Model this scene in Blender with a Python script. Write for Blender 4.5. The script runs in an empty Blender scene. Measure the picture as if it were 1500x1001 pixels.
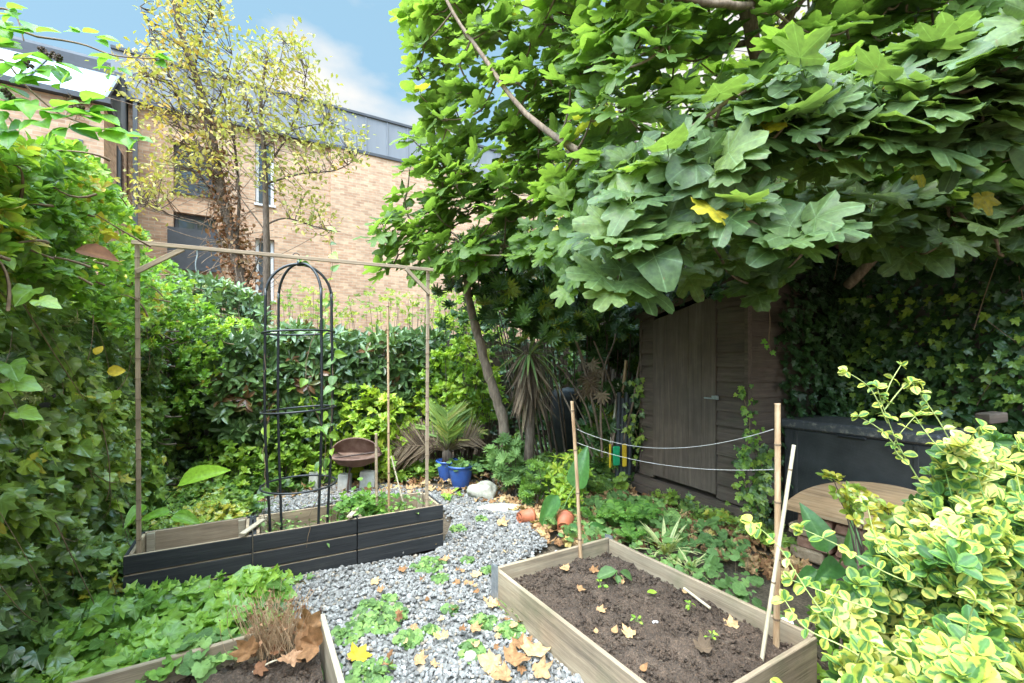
import bpy, math, random
import numpy as np
from mathutils import Vector, noise

random.seed(7)
R = np.random.default_rng(11)
C = bpy.context.scene.collection
SC = bpy.context.scene

# ------------------------------------------------------------------ camera
F, HX, HY, EYE = 667.0, 750.0, 528.0, 1.35
cam = bpy.data.cameras.new('camera'); camo = bpy.data.objects.new('camera', cam); C.objects.link(camo)
cam.sensor_width = 36; cam.lens = F/1500*36; cam.shift_y = (HY-500.5)/1500
cam.clip_start = 0.05; cam.clip_end = 2000
camo.location = (0, 0, EYE); camo.rotation_euler = (math.radians(90), 0, 0)
SC.camera = camo

# ------------------------------------------------------------------ world
AZ, EL = math.radians(-150), math.radians(68)
w = bpy.data.worlds.new('World'); SC.world = w; w.use_nodes = True
nt = w.node_tree; nt.nodes.clear()
N_ = nt.nodes.new; L_ = nt.links.new
out = N_('ShaderNodeOutputWorld'); bg = N_('ShaderNodeBackground'); sky = N_('ShaderNodeTexSky')
sky.sky_type = 'NISHITA'; sky.sun_disc = False; sky.sun_elevation = EL; sky.sun_rotation = AZ
sky.air_density = 1.0; sky.dust_density = 1.0; sky.ozone_density = 1.0
tc = N_('ShaderNodeTexCoord'); mp = N_('ShaderNodeMapping'); mp.inputs['Scale'].default_value = (1, 1, 2.3)
mp.inputs['Location'].default_value = (1.4, 0.0, 0.1); mp.inputs['Rotation'].default_value = (0, 0, math.radians(-41))
nz = N_('ShaderNodeTexNoise'); nz.inputs['Scale'].default_value = 1.9; nz.inputs['Detail'].default_value = 7; nz.inputs['Roughness'].default_value = .5
cr = N_('ShaderNodeValToRGB'); cr.color_ramp.elements[0].position = .47; cr.color_ramp.elements[1].position = .60
# the sky is blue high up to the left, with cloud banks elsewhere
mixc = N_('ShaderNodeMixRGB'); mixc.inputs['Color2'].default_value = (4.5, 4.4, 4.2, 1)
tint = N_('ShaderNodeMixRGB'); tint.blend_type = 'MIX'; tint.inputs['Fac'].default_value = .7
tint.inputs['Color2'].default_value = (1.85, 3.2, 4.0, 1)
L_(tc.outputs['Generated'], mp.inputs['Vector']); L_(mp.outputs[0], nz.inputs['Vector']); L_(nz.outputs['Fac'], cr.inputs['Fac'])
L_(sky.outputs[0], tint.inputs['Color1']); L_(tint.outputs[0], mixc.inputs['Color1']); L_(cr.outputs[0], mixc.inputs['Fac'])
# the cloud cover glows round the veiled sun, high to the left
dt = N_('ShaderNodeVectorMath'); dt.operation = 'DOT_PRODUCT'; dt.inputs[1].default_value = (math.sin(AZ)*math.cos(EL), math.cos(AZ)*math.cos(EL), math.sin(EL))
L_(tc.outputs['Generated'], dt.inputs[0])
mr = N_('ShaderNodeMapRange'); mr.interpolation_type = 'SMOOTHSTEP'
for k_, v_ in (('From Min', .42), ('From Max', .98), ('To Min', 1.), ('To Max', 13.)): mr.inputs[k_].default_value = v_
L_(dt.outputs['Value'], mr.inputs['Value'])
mul = N_('ShaderNodeVectorMath'); mul.operation = 'SCALE'; L_(mixc.outputs[0], mul.inputs[0]); L_(mr.outputs[0], mul.inputs['Scale'])
L_(mul.outputs[0], bg.inputs['Color']); bg.inputs['Strength'].default_value = 0.07
L_(bg.outputs[0], out.inputs['Surface'])

sl = bpy.data.lights.new('sun', 'SUN'); so = bpy.data.objects.new('sun', sl); C.objects.link(so)
sl.energy = 1.1; sl.angle = math.radians(30); sl.color = (1, .96, .9)
sd = Vector((math.sin(AZ)*math.cos(EL), math.cos(AZ)*math.cos(EL), math.sin(EL)))
so.rotation_euler = (-sd).to_track_quat('-Z', 'Y').to_euler(); so.location = (0, 0, 20)

SC.view_settings.view_transform = 'Standard'; SC.view_settings.look = 'None'
SC.view_settings.exposure = 1.75; SC.view_settings.gamma = 1
SC.cycles.max_bounces = 10; SC.cycles.diffuse_bounces = 5; SC.cycles.transmission_bounces = 6; SC.cycles.transparent_max_bounces = 8

# ------------------------------------------------------------------ coordinates
def P(px, py, Y): return np.array([(px-HX)/F*Y, Y, EYE-(py-HY)/F*Y])
def G(px, py, z=0.0):
    Y = (EYE-z)*F/(py-HY); return np.array([(px-HX)/F*Y, Y, z])
U = np.array([.866, .50, 0.]); V = np.array([-.50, .866, 0.]); UZ = np.array([0, 0, 1.]); RZ = math.radians(30)
def nrm(a):
    a = np.asarray(a, float); return a/np.maximum(np.linalg.norm(a, axis=-1, keepdims=True), 1e-9)
def nz3(p, s, seed=0): return noise.noise(Vector((p[0]*s+seed*7.3, p[1]*s, p[2]*s)))

# ------------------------------------------------------------------ objects
def tag(o, label, cat, group=None, kind=None):
    if label: o['label'] = label
    if cat: o['category'] = cat
    if group: o['group'] = group
    if kind: o['kind'] = kind
    return o
def thing(name, label, cat, loc=(0, 0, 0), rz=0, group=None):
    o = bpy.data.objects.new(name, None); C.objects.link(o); o.location = tuple(loc); o.rotation_euler = (0, 0, rz)
    o.empty_display_size = .1
    return tag(o, label, cat, group)
def world_loc(o):
    v = Vector(o.location)
    while o.parent: o = o.parent; v += Vector(o.location)
    return v
def link(name, me, mat, parent=None, loc=(0, 0, 0), rot=(0, 0, 0)):
    """loc is in world space; parents are never rotated when this is used with world coordinates"""
    o = bpy.data.objects.new(name, me); C.objects.link(o)
    if mat and not me.materials: me.materials.append(mat)
    loc = Vector([float(q) for q in loc])
    if parent: o.parent = parent; loc = loc - world_loc(parent)
    o.location = loc; o.rotation_euler = rot
    return o
def struct(o): o['kind'] = 'structure'; return o

def npmesh(name, V_, loops, tot, smooth=True, attrs=None):
    me = bpy.data.meshes.new(name)
    V_ = np.ascontiguousarray(V_, dtype=np.float32); loops = np.asarray(loops, np.int32); tot = np.asarray(tot, np.int32)
    me.vertices.add(len(V_)); me.vertices.foreach_set('co', V_.ravel())
    me.loops.add(len(loops)); me.loops.foreach_set('vertex_index', loops)
    me.polygons.add(len(tot)); st = np.concatenate([[0], np.cumsum(tot)[:-1]]).astype(np.int32)
    me.polygons.foreach_set('loop_start', st); me.polygons.foreach_set('loop_total', tot)
    me.polygons.foreach_set('use_smooth', np.full(len(tot), smooth))
    for k, a in (attrs or {}).items():
        at = me.attributes.new(k, 'FLOAT', 'POINT'); at.data.foreach_set('value', np.ascontiguousarray(a, dtype=np.float32))
    me.update(calc_edges=True); me.validate(); return me

class MB:
    def __init__(s): s.v = []; s.f = []; s.n = 0
    def add(s, v, f):
        v = np.asarray(v, float); s.v.append(v); s.f += [tuple(i+s.n for i in q) for q in f]; s.n += len(v); return s
    def box(s, c, d, rz=0, tilt=None, bev=0.0):
        hx, hy, hz = np.array(d)/2
        if bev <= 0:
            v = np.array([[x, y, z] for z in (-hz, hz) for y in (-hy, hy) for x in (-hx, hx)])
            f = [(0, 2, 3, 1), (4, 5, 7, 6), (0, 1, 5, 4), (2, 6, 7, 3), (0, 4, 6, 2), (1, 3, 7, 5)]
        else:
            b = min(bev, hx*.9, hy*.9, hz*.9); v = []; f = []
            idx = {}
            for sx in (-1, 1):
                for sy in (-1, 1):
                    for sz in (-1, 1):
                        for ax in range(3):
                            p = [sx*(hx-b), sy*(hy-b), sz*(hz-b)]; h = (hx, hy, hz); p[ax] = (sx, sy, sz)[ax]*h[ax]
                            idx[(sx, sy, sz, ax)] = len(v); v.append(p)
            v = np.array(v)
            for ax in range(3):
                o1, o2 = [a for a in range(3) if a != ax]
                for sg in (-1, 1):
                    q = []
                    for a, b2 in ((-1, -1), (1, -1), (1, 1), (-1, 1)):
                        k = [0, 0, 0]; k[ax] = sg; k[o1] = a; k[o2] = b2; q.append(idx[(*k, ax)])
                    f.append(tuple(q if (sg > 0) == (ax != 1) else q[::-1]))
            for ax in range(3):
                o1, o2 = [a for a in range(3) if a != ax]
                for a in (-1, 1):
                    for b2 in (-1, 1):
                        def K(sg, w_):
                            k = [0, 0, 0]; k[ax] = sg; k[o1] = a; k[o2] = b2; return idx[(*k, w_)]
                        f.append((K(-1, o1), K(1, o1), K(1, o2), K(-1, o2)))
            for sx in (-1, 1):
                for sy in (-1, 1):
                    for sz in (-1, 1): f.append(tuple(idx[(sx, sy, sz, a)] for a in range(3)))
        if tilt is not None:
            v = v @ np.array(tilt).T
        cs, sn = math.cos(rz), math.sin(rz)
        v = v @ np.array([[cs, sn, 0], [-sn, cs, 0], [0, 0, 1]]) + np.asarray(c, float)
        return s.add(v, f)
    def tube(s, pts, rad, n=8, cap=True):
        pts = np.asarray(pts, float); K = len(pts); rad = np.broadcast_to(np.asarray(rad, float), (K,))
        t = nrm(np.gradient(pts, axis=0)); ref = np.array([0, 0, 1.]) if abs(t[0][2]) < .9 else np.array([1., 0, 0])
        v = []; a = nrm(np.cross(t[0], ref))
        for i in range(K):
            a = nrm(a - t[i]*np.dot(a, t[i])); b = np.cross(t[i], a)
            for k in range(n):
                an = 2*math.pi*k/n; v.append(pts[i]+rad[i]*(math.cos(an)*a+math.sin(an)*b))
        f = [(i*n+k, i*n+(k+1) % n, (i+1)*n+(k+1) % n, (i+1)*n+k) for i in range(K-1) for k in range(n)]
        if cap: f += [tuple(range(n))[::-1], tuple((K-1)*n+k for k in range(n))]
        return s.add(v, f)
    def lathe(s, prof, c=(0, 0, 0), n=32, M=None):
        v = []; K = len(prof)
        for r, z in prof:
            for k in range(n): an = 2*math.pi*k/n; v.append([r*math.cos(an), r*math.sin(an), z])
        v = np.array(v)
        if M is not None: v = v @ np.array(M).T
        v = v + np.asarray(c, float)
        f = [(i*n+k, i*n+(k+1) % n, (i+1)*n+(k+1) % n, (i+1)*n+k) for i in range(K-1) for k in range(n)]
        return s.add(v, f)
    def build(s, name, mat, parent=None, loc=(0, 0, 0), rot=(0, 0, 0), smooth=False, local=False):
        v = np.concatenate(s.v)
        if not local: v = v - np.asarray(loc, float)
        me = npmesh(name, v, [i for q in s.f for i in q], [len(q) for q in s.f], smooth)
        if local and parent is not None:
            o = bpy.data.objects.new(name, me); C.objects.link(o); me.materials.append(mat); o.parent = parent; o.location = loc; o.rotation_euler = rot
            return o
        return link(name, me, mat, parent, loc, rot)

# -------- bulk strands (stems, petioles, grass)
def strands(curves, rad, S=4):
    """curves (N,K,3), rad (N,K) or scalar"""
    cu = np.asarray(curves, float); N, K = cu.shape[:2]
    rad = np.broadcast_to(np.asarray(rad, float), (N, K))
    t = nrm(np.gradient(cu, axis=1)); ref = np.tile(np.array([.31, .22, .93]), (N, K, 1))
    a = nrm(np.cross(t, ref)); b = np.cross(t, a)
    an = np.arange(S)*2*math.pi/S
    v = cu[:, :, None, :] + rad[:, :, None, None]*(np.cos(an)[None, None, :, None]*a[:, :, None, :]+np.sin(an)[None, None, :, None]*b[:, :, None, :])
    v = v.reshape(-1, 3)
    base = (np.arange(N)*K*S)[:, None, None]
    i = (np.arange(K-1)*S)[None, :, None]; k = np.arange(S)[None, None, :]; k2 = (k+1) % S
    q = np.stack([base+i+k, base+i+k2, base+i+S+k2, base+i+S+k], -1).reshape(-1)
    return v, q, np.full(len(q)//4, 4)
def strand_obj(name, curves, rad, mat, parent=None, S=4, loc=None):
    v, q, t = strands(curves, rad, S)
    base = np.array(world_loc(parent)) if parent else (np.asarray(loc, float) if loc is not None else np.zeros(3))
    return link(name, npmesh(name, v-base, q, t), mat, parent, base)
def bez(p0, p1, p2, K=6):
    t = np.linspace(0, 1, K)[None, :, None]; p0, p1, p2 = [np.asarray(p, float)[:, None, :] for p in (p0, p1, p2)]
    return (1-t)**2*p0+2*t*(1-t)*p1+t*t*p2
def poly(pts, K=24):
    """smooth resample of a polyline"""
    pts = np.asarray(pts, float); n = len(pts)
    x = np.linspace(0, n-1, K); o = []
    for q in x:
        i = min(int(q), n-2); f = q-i; p0 = pts[max(i-1, 0)]; p1 = pts[i]; p2 = pts[i+1]; p3 = pts[min(i+2, n-1)]
        o.append(.5*((2*p1)+(-p0+p2)*f+(2*p0-5*p1+4*p2-p3)*f*f+(-p0+3*p1-3*p2+p3)*f**3))
    return np.array(o)

# -------- leaf templates: (verts, faces, vein)
def polar(spec, lobes, rings=(.5, 1.), cup=.06, wav=.03):
    full = [(a, r) for a, r in spec] + [(-a, r) for a, r in spec[-2:0:-1]] if spec[-1][0] == 180 else [(a, r) for a, r in spec]+[(-a, r) for a, r in spec[:0:-1]]
    n = len(full); v = [[0, 0, 0]]; ve = [1.]
    for ri, rr in enumerate(rings):
        for a, r in full:
            th = math.radians(a); q = r*rr
            v.append([q*math.sin(th), q*math.cos(th), cup*rr*rr*(1 if a in lobes or -a in lobes else -.6)*.5+wav*math.sin(a*.09)*rr])
            ve.append(1. if (a in lobes or -a in lobes) else 0.)
    f = [(0, 1+(k+1) % n, 1+k) for k in range(n)]
    for i in range(len(rings)-1):
        a0, b0 = 1+i*n, 1+(i+1)*n
        f += [(a0+k, a0+(k+1) % n, b0+(k+1) % n, b0+k) for k in range(n)]
    return np.array(v), f, np.array(ve)
def blade(prof, cols=2, cup=.0):
    v = []; ve = []; nr = len(prof); xs = np.linspace(-1, 1, cols*2+1)
    for t, wd in prof:
        for x in xs:
            v.append([x*wd, t, cup*abs(x)*wd]); ve.append((1-abs(x))*(1 if 0.06 < t < .93 else .5 if t < .06 else .2))
    m = len(xs)
    f = [(i*m+k, i*m+k+1, (i+1)*m+k+1, (i+1)*m+k) for i in range(nr-1) for k in range(m-1)]
    return np.array(v), f, np.array(ve)
T_FIG = polar([(0, 1.), (7, .99), (14, .90), (19, .76), (23, .58), (27, .57), (32, .76), (40, .92), (50, .96), (59, .88), (66, .70), (71, .56), (76, .54), (84, .64), (97, .70), (110, .64), (124, .50), (142, .42), (160, .36), (175, .16)], (0, 50, 97), (.33, .68, 1.), .10, .03)
T_FIG3 = polar([(0, 1.), (10, .96), (19, .80), (26, .62), (32, .61), (40, .74), (50, .82), (61, .76), (72, .62), (84, .55), (97, .58), (112, .55), (130, .47), (150, .40), (165, .34), (176, .14)], (0, 50, 97), (.33, .68, 1.), .10, .03)
T_FIG1 = polar([(0, 1.), (12, .95), (24, .84), (36, .74), (50, .68), (66, .60), (82, .56), (97, .53), (115, .48), (135, .42), (155, .36), (172, .18)], (0, 50, 97), (.4, .72, 1.), .10, .02)
T_IVY = polar([(0, 1.), (10, .80), (20, .60), (30, .52), (40, .62), (50, .76), (60, .60), (74, .46), (88, .50), (103, .58), (114, .50), (135, .38), (160, .32), (176, .12)], (0, 50, 103), (.5, 1.), .12, .02)
T_IVYR = polar([(0, 1.), (14, .78), (30, .62), (46, .58), (62, .56), (80, .52), (100, .48), (125, .42), (150, .35), (176, .12)], (0, 46, 100), (.5, 1.), .12, .02)
T_FATSIA = polar([(0, 1.), (8, .72), (14, .36), (20, .66), (28, .96), (36, .70), (43, .36), (50, .62), (58, .88), (66, .62), (73, .34), (80, .55), (90, .76), (99, .52), (107, .30), (116, .45), (126, .60), (136, .40), (160, .14)], (0, 28, 58, 90, 126), (.4, 1.), .14, .02)
T_ROUND = polar([(0, .9), (12, .98), (24, .85), (36, .98), (48, .84), (60, .97), (72, .83), (84, .95), (96, .82), (108, .92), (120, .8), (132, .88), (150, .8), (165, .5), (178, .1)], (12, 60, 108), (.5, 1.), .1, .04)
T_LAUREL = blade([(0, .02), (.18, .12), (.42, .19), (.68, .17), (.88, .08), (1, .0)], 1, .35)
T_OVATE = blade([(0, .03), (.15, .20), (.38, .31), (.62, .28), (.84, .14), (1, .0)], 1, .25)
T_EUO = blade([(0, .03), (.1, .17), (.28, .31), (.5, .37), (.72, .33), (.88, .21), (.97, .08), (1, .02)], 2, .2)
T_SMALL = blade([(0, .02), (.35, .26), (.7, .2), (1, .0)], 1, .2)
T_ARUM = blade([(-.22, .02), (-.12, .2), (0, .27), (.2, .27), (.45, .22), (.7, .14), (.88, .06), (1, .0)], 2, .2)
T_STRAP = blade([(0, .018), (.2, .03), (.4, .034), (.6, .03), (.8, .02), (1, .0)], 1, .3)
T_HEART = blade([(-.12, .1), (-.08, .3), (.1, .43), (.3, .42), (.5, .34), (.7, .2), (.88, .08), (1, .0)], 2, .15)
T_MAPLE = polar([(0, 1.), (7, .86), (14, .78), (20, .70), (26, .60), (34, .70), (41, .80), (48, .92), (55, .80), (63, .72), (71, .58), (82, .62), (92, .70), (104, .58), (120, .48), (150, .38), (175, .2)], (0, 48, 92), (.4, .7, 1.), .12, .08)

class Leaves:
    def __init__(s): s.v = []; s.l = []; s.t = []; s.r = []; s.e = []; s.n = 0; s.count = 0
    def add(s, T, pos, nor, tip, size, rnd=None, bend=(-.05, .35), fold=(0, .35), asp=(.85, 1.15), twist=.12):
        tv, tf, te = T; pos = np.atleast_2d(pos); N = len(pos)
        if N == 0: return s
        nor = nrm(np.broadcast_to(nor, (N, 3))); tip = np.broadcast_to(tip, (N, 3))
        tip = nrm(tip - nor*(tip*nor).sum(1, keepdims=True)+1e-6); sd_ = np.cross(tip, nor)
        size = np.broadcast_to(size, (N,))
        if rnd is None: rnd = R.random(N)
        x = tv[None, :, 0]*R.uniform(*asp, (N, 1)); y = np.repeat(tv[None, :, 1], N, 0); z = np.repeat(tv[None, :, 2], N, 0)
        z = z + np.abs(x)*R.uniform(*fold, (N, 1)) - y*np.abs(y)*R.uniform(*bend, (N, 1)) + x*y*R.normal(0, twist, (N, 1))
        x = x + y*y*R.normal(0, .08, (N, 1))
        v = pos[:, None, :] + size[:, None, None]*(x[..., None]*sd_[:, None, :]+y[..., None]*tip[:, None, :]+z[..., None]*nor[:, None, :])
        k = len(tv); fl = np.array([i for q in tf for i in q]); ft = np.array([len(q) for q in tf])
        s.v.append(v.reshape(-1, 3)); s.l.append((s.n+np.arange(N)[:, None]*k+fl[None, :]).ravel()); s.t.append(np.tile(ft, N))
        s.r.append(np.repeat(np.clip(rnd, 0, 1), k)); s.e.append(np.tile(te, N)); s.n += N*k; s.count += N
        return s
    def build(s, name, mat, parent=None, loc=None):
        base = np.array(world_loc(parent)) if parent else (np.asarray(loc, float) if loc is not None else np.zeros(3))
        me = npmesh(name, np.concatenate(s.v)-base, np.concatenate(s.l), np.concatenate(s.t), True, {'rnd': np.concatenate(s.r), 'vein': np.concatenate(s.e)})
        return link(name, me, mat, parent, base)
def rosette(c, ax, n, el=(.1, .9), pet=(.0, .0)):
    """n leaves round each centre; returns base points, normals, tips, centre index, out pos"""
    c = np.atleast_2d(c); N = len(c); ax = nrm(np.broadcast_to(ax, (N, 3)))
    ref = nrm(np.cross(ax, nrm(R.normal(size=(N, 3))))); ref2 = np.cross(ax, ref)
    ph = R.random((N, 1))*6.28+np.arange(n)[None, :]*2.4+R.normal(0, .25, (N, n))
    e = np.linspace(el[0], el[1], n)[None, :]+R.normal(0, .12, (N, n))
    rad = np.cos(ph)[..., None]*ref[:, None]+np.sin(ph)[..., None]*ref2[:, None]
    d = np.cos(e)[..., None]*rad+np.sin(e)[..., None]*ax[:, None]
    nn = np.cos(e)[..., None]*ax[:, None]-np.sin(e)[..., None]*rad
    b = c[:, None]+d*R.uniform(pet[0], pet[1]+1e-6, (N, n, 1))
    return b.reshape(-1, 3), nn.reshape(-1, 3), d.reshape(-1, 3), np.repeat(np.arange(N), n)
def inpoly(x, y, pg):
    ins = np.zeros(len(x), bool); j = len(pg)-1
    for i in range(len(pg)):
        xi, yi = pg[i]; xj, yj = pg[j]
        cnd = ((yi > y) != (yj > y)) & (x < (xj-xi)*(y-yi)/((yj-yi)+1e-9)+xi); ins ^= cnd; j = i
    return ins
def region(pg, n, dfn, thick=(0, .3)):
    """n points of a body whose outline and front face depth are known"""
    pg = np.array(pg, float); lo, hi = pg.min(0), pg.max(0); o = []
    cnt = 0
    while cnt < n:
        q = R.uniform(lo, hi, (n*2, 2)); q = q[inpoly(q[:, 0], q[:, 1], pg)]; o.append(q); cnt += len(q)
    q = np.concatenate(o)[:n]; Y = dfn(q[:, 0], q[:, 1])+R.uniform(thick[0], thick[1], n)
    return np.stack([(q[:, 0]-HX)/F*Y, Y, EYE-(q[:, 1]-HY)/F*Y], 1)
def clump(p, s=2.2, seed=0, a=.6):
    q = np.array([nz3(x, s, seed) for x in p]); return np.clip(.5+a*q+R.normal(0, .16, len(p)), 0, 1)

# ------------------------------------------------------------------ materials
def mat(name):
    m = bpy.data.materials.new(name); m.use_nodes = True; n = m.node_tree; n.nodes.clear()
    o = n.nodes.new('ShaderNodeOutputMaterial'); b = n.nodes.new('ShaderNodeBsdfPrincipled'); n.links.new(b.outputs[0], o.inputs['Surface'])
    return m, n, b, o
def ramp(n, stops, fac=None, interp='LINEAR'):
    r = n.nodes.new('ShaderNodeValToRGB'); r.color_ramp.interpolation = interp; e = r.color_ramp.elements
    while len(e) > 1: e.remove(e[-1])
    e[0].position = stops[0][0]; e[0].color = (*stops[0][1], 1)
    for p, c in stops[1:]: q = e.new(p); q.color = (*c, 1)
    if fac is not None: n.links.new(fac, r.inputs['Fac'])
    return r
def noi(n, sc, det=4, vec=None, rough=.6, scale=None):
    t = n.nodes.new('ShaderNodeTexNoise'); t.inputs['Scale'].default_value = sc; t.inputs['Detail'].default_value = det; t.inputs['Roughness'].default_value = rough
    if vec is not None:
        if scale:
            m = n.nodes.new('ShaderNodeMapping'); m.inputs['Scale'].default_value = scale; n.links.new(vec, m.inputs['Vector']); vec = m.outputs[0]
        n.links.new(vec, t.inputs['Vector'])
    return t
def mix(n, a, b, fac, typ='MIX'):
    m = n.nodes.new('ShaderNodeMixRGB'); m.blend_type = typ
    for s_, k in ((fac, 'Fac'), (a, 'Color1'), (b, 'Color2')):
        if isinstance(s_, (int, float)): m.inputs[k].default_value = s_
        elif isinstance(s_, tuple): m.inputs[k].default_value = (*s_, 1)
        else: n.links.new(s_, m.inputs[k])
    return m.outputs[0]
def bump(n, b, h, st, dist=.01):
    u = n.nodes.new('ShaderNodeBump'); u.inputs['Strength'].default_value = st; u.inputs['Distance'].default_value = dist
    n.links.new(h, u.inputs['Height']); n.links.new(u.outputs[0], b.inputs['Normal'])
def math_(n, op, a, b=None):
    m = n.nodes.new('ShaderNodeMath'); m.operation = op
    for i, s_ in enumerate((a, b)):
        if s_ is None: continue
        if isinstance(s_, (int, float)): m.inputs[i].default_value = s_
        else: n.links.new(s_, m.inputs[i])
    return m.outputs[0]
def leafmat(name, stops, vein=(.12, .2, .06), vs=.5, rough=.45, trans=.3, tcol=1.6, spec=.4, spots=.0, edge=None, mottle=.25):
    stops = [(p_, (c_[0]*1.2, c_[1]*1.03, c_[2]*.85)) if c_[1] > c_[0] else (p_, c_) for p_, c_ in stops]
    m, n, b, o = mat(name)
    a = n.nodes.new('ShaderNodeAttribute'); a.attribute_name = 'rnd'; v = n.nodes.new('ShaderNodeAttribute'); v.attribute_name = 'vein'
    g = n.nodes.new('ShaderNodeNewGeometry'); g_pos = n.nodes.new('ShaderNodeTexCoord')
    col = ramp(n, stops, a.outputs['Fac']).outputs[0]
    nn = noi(n, 45, 3, g_pos.outputs['Object'])
    if edge:
        e = math_(n, 'ADD', v.outputs['Fac'], math_(n, 'MULTIPLY', math_(n, 'SUBTRACT', noi(n, 70, 2, g_pos.outputs['Object']).outputs['Fac'], .5), .9))
        e = math_(n, 'ADD', e, math_(n, 'MULTIPLY', math_(n, 'SUBTRACT', a.outputs['Fac'], .5), -.5))
        er = ramp(n, [(.42, (0, 0, 0)), (.66, (1, 1, 1))], e).outputs[0]
        ecol = ramp(n, edge, a.outputs['Fac']).outputs[0]
        col = mix(n, ecol, col, er)
    vp = math_(n, 'POWER', v.outputs['Fac'], 9.0); col = mix(n, col, vein, math_(n, 'MULTIPLY', vp, vs))
    dark = ramp(n, [(.3, (1-mottle,)*3), (.7, (1+mottle*.6,)*3)], nn.outputs['Fac']).outputs[0]
    col = mix(n, col, dark, 1., 'MULTIPLY')
    if spots:
        sp = ramp(n, [(.66, (0, 0, 0)), (.72, (1, 1, 1))], noi(n, 25, 3, g_pos.outputs['Object']).outputs['Fac']).outputs[0]
        col = mix(n, col, (.16, .09, .03), math_(n, 'MULTIPLY', sp, spots))
    # undersides are paler and duller
    colb = mix(n, col, (.30, .36, .20), .22); colf = mix(n, col, colb, g.outputs['Backfacing'])
    n.links.new(colf, b.inputs['Base Color']); b.inputs['Roughness'].default_value = rough; b.inputs['Specular IOR Level'].default_value = spec
    u = n.nodes.new('ShaderNodeBump'); u.inputs['Strength'].default_value = .35; u.inputs['Distance'].default_value = .004
    n.links.new(math_(n, 'SUBTRACT', nn.outputs['Fac'], math_(n, 'MULTIPLY', vp, .6)), u.inputs['Height']); n.links.new(u.outputs[0], b.inputs['Normal'])
    t = n.nodes.new('ShaderNodeBsdfTranslucent'); tc_ = mix(n, colf, (tcol*.95, tcol*1.05, tcol*.35), 1., 'MULTIPLY'); n.links.new(tc_, t.inputs['Color'])
    ms = n.nodes.new('ShaderNodeMixShader'); ms.inputs['Fac'].default_value = trans
    n.links.new(b.outputs[0], ms.inputs[1]); n.links.new(t.outputs[0], ms.inputs[2]); n.links.new(ms.outputs[0], o.inputs['Surface'])
    return m
def woodmat(name, base, dark, light, rough=.8, green=0., worn=None, knots=True, ax=0):
    m, n, b, o = mat(name); tc = n.nodes.new('ShaderNodeTexCoord'); oi = n.nodes.new('ShaderNodeObjectInfo')
    va = n.nodes.new('ShaderNodeVectorMath'); va.operation = 'ADD'; n.links.new(tc.outputs['Object'], va.inputs[0])
    sc_ = n.nodes.new('ShaderNodeVectorMath'); sc_.operation = 'SCALE'; sc_.inputs['Scale'].default_value = 17.
    cx = n.nodes.new('ShaderNodeCombineXYZ'); [n.links.new(oi.outputs['Random'], cx.inputs[i]) for i in range(3)]
    n.links.new(cx.outputs[0], sc_.inputs[0]); n.links.new(sc_.outputs[0], va.inputs[1]); vec = va.outputs[0]
    s1 = [30., 30., 30.]; s1[ax] = 1.6; s2 = [160., 160., 160.]; s2[ax] = 6.
    g = noi(n, 1., 5, vec, .65, tuple(s1)); f = noi(n, 1., 3, vec, .6, tuple(s2)); p = noi(n, 3.5, 4, vec)
    col = ramp(n, [(.22, dark), (.5, base), (.80, light)], g.outputs['Fac']).outputs[0]
    col = mix(n, col, ramp(n, [(.3, (.62,)*3), (.65, (1.12,)*3)], f.outputs['Fac']).outputs[0], .55, 'MULTIPLY')
    col = mix(n, col, ramp(n, [(.35, (.7,)*3), (.65, (1.15,)*3)], p.outputs['Fac']).outputs[0], .7, 'MULTIPLY')
    if green: col = mix(n, col, (.10, .12, .05), math_(n, 'MULTIPLY', ramp(n, [(.5, (0,)*3), (.7, (1,)*3)], noi(n, 5, 5, vec).outputs['Fac']).outputs[0], green))
    if worn: col = mix(n, col, worn, ramp(n, [(.70, (0,)*3), (.74, (1,)*3)], noi(n, 1., 6, vec, .75, (9., 40., 40.)).outputs['Fac']).outputs[0])
    n.links.new(mix(n, col, (1, 1, 1), 0.), b.inputs['Base Color'])
    rm = math_(n, 'ADD', oi.outputs['Random'], 0)
    b.inputs['Roughness'].default_value = rough; bump(n, b, mix(n, g.outputs['Fac'], f.outputs['Fac'], .5), .6, .006)
    return m
def simple(name, stops, sc=8, rough=.7, spec=.4, bs=.3, metal=0, det=5, scale=None):
    m, n, b, o = mat(name); tc = n.nodes.new('ShaderNodeTexCoord'); t = noi(n, sc, det, tc.outputs['Object'], .65, scale)
    n.links.new(ramp(n, stops, t.outputs['Fac']).outputs[0], b.inputs['Base Color'])
    b.inputs['Roughness'].default_value = rough; b.inputs['Specular IOR Level'].default_value = spec; b.inputs['Metallic'].default_value = metal
    if bs: bump(n, b, noi(n, sc*5, 4, tc.outputs['Object']).outputs['Fac'], bs, .005)
    return m

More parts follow.
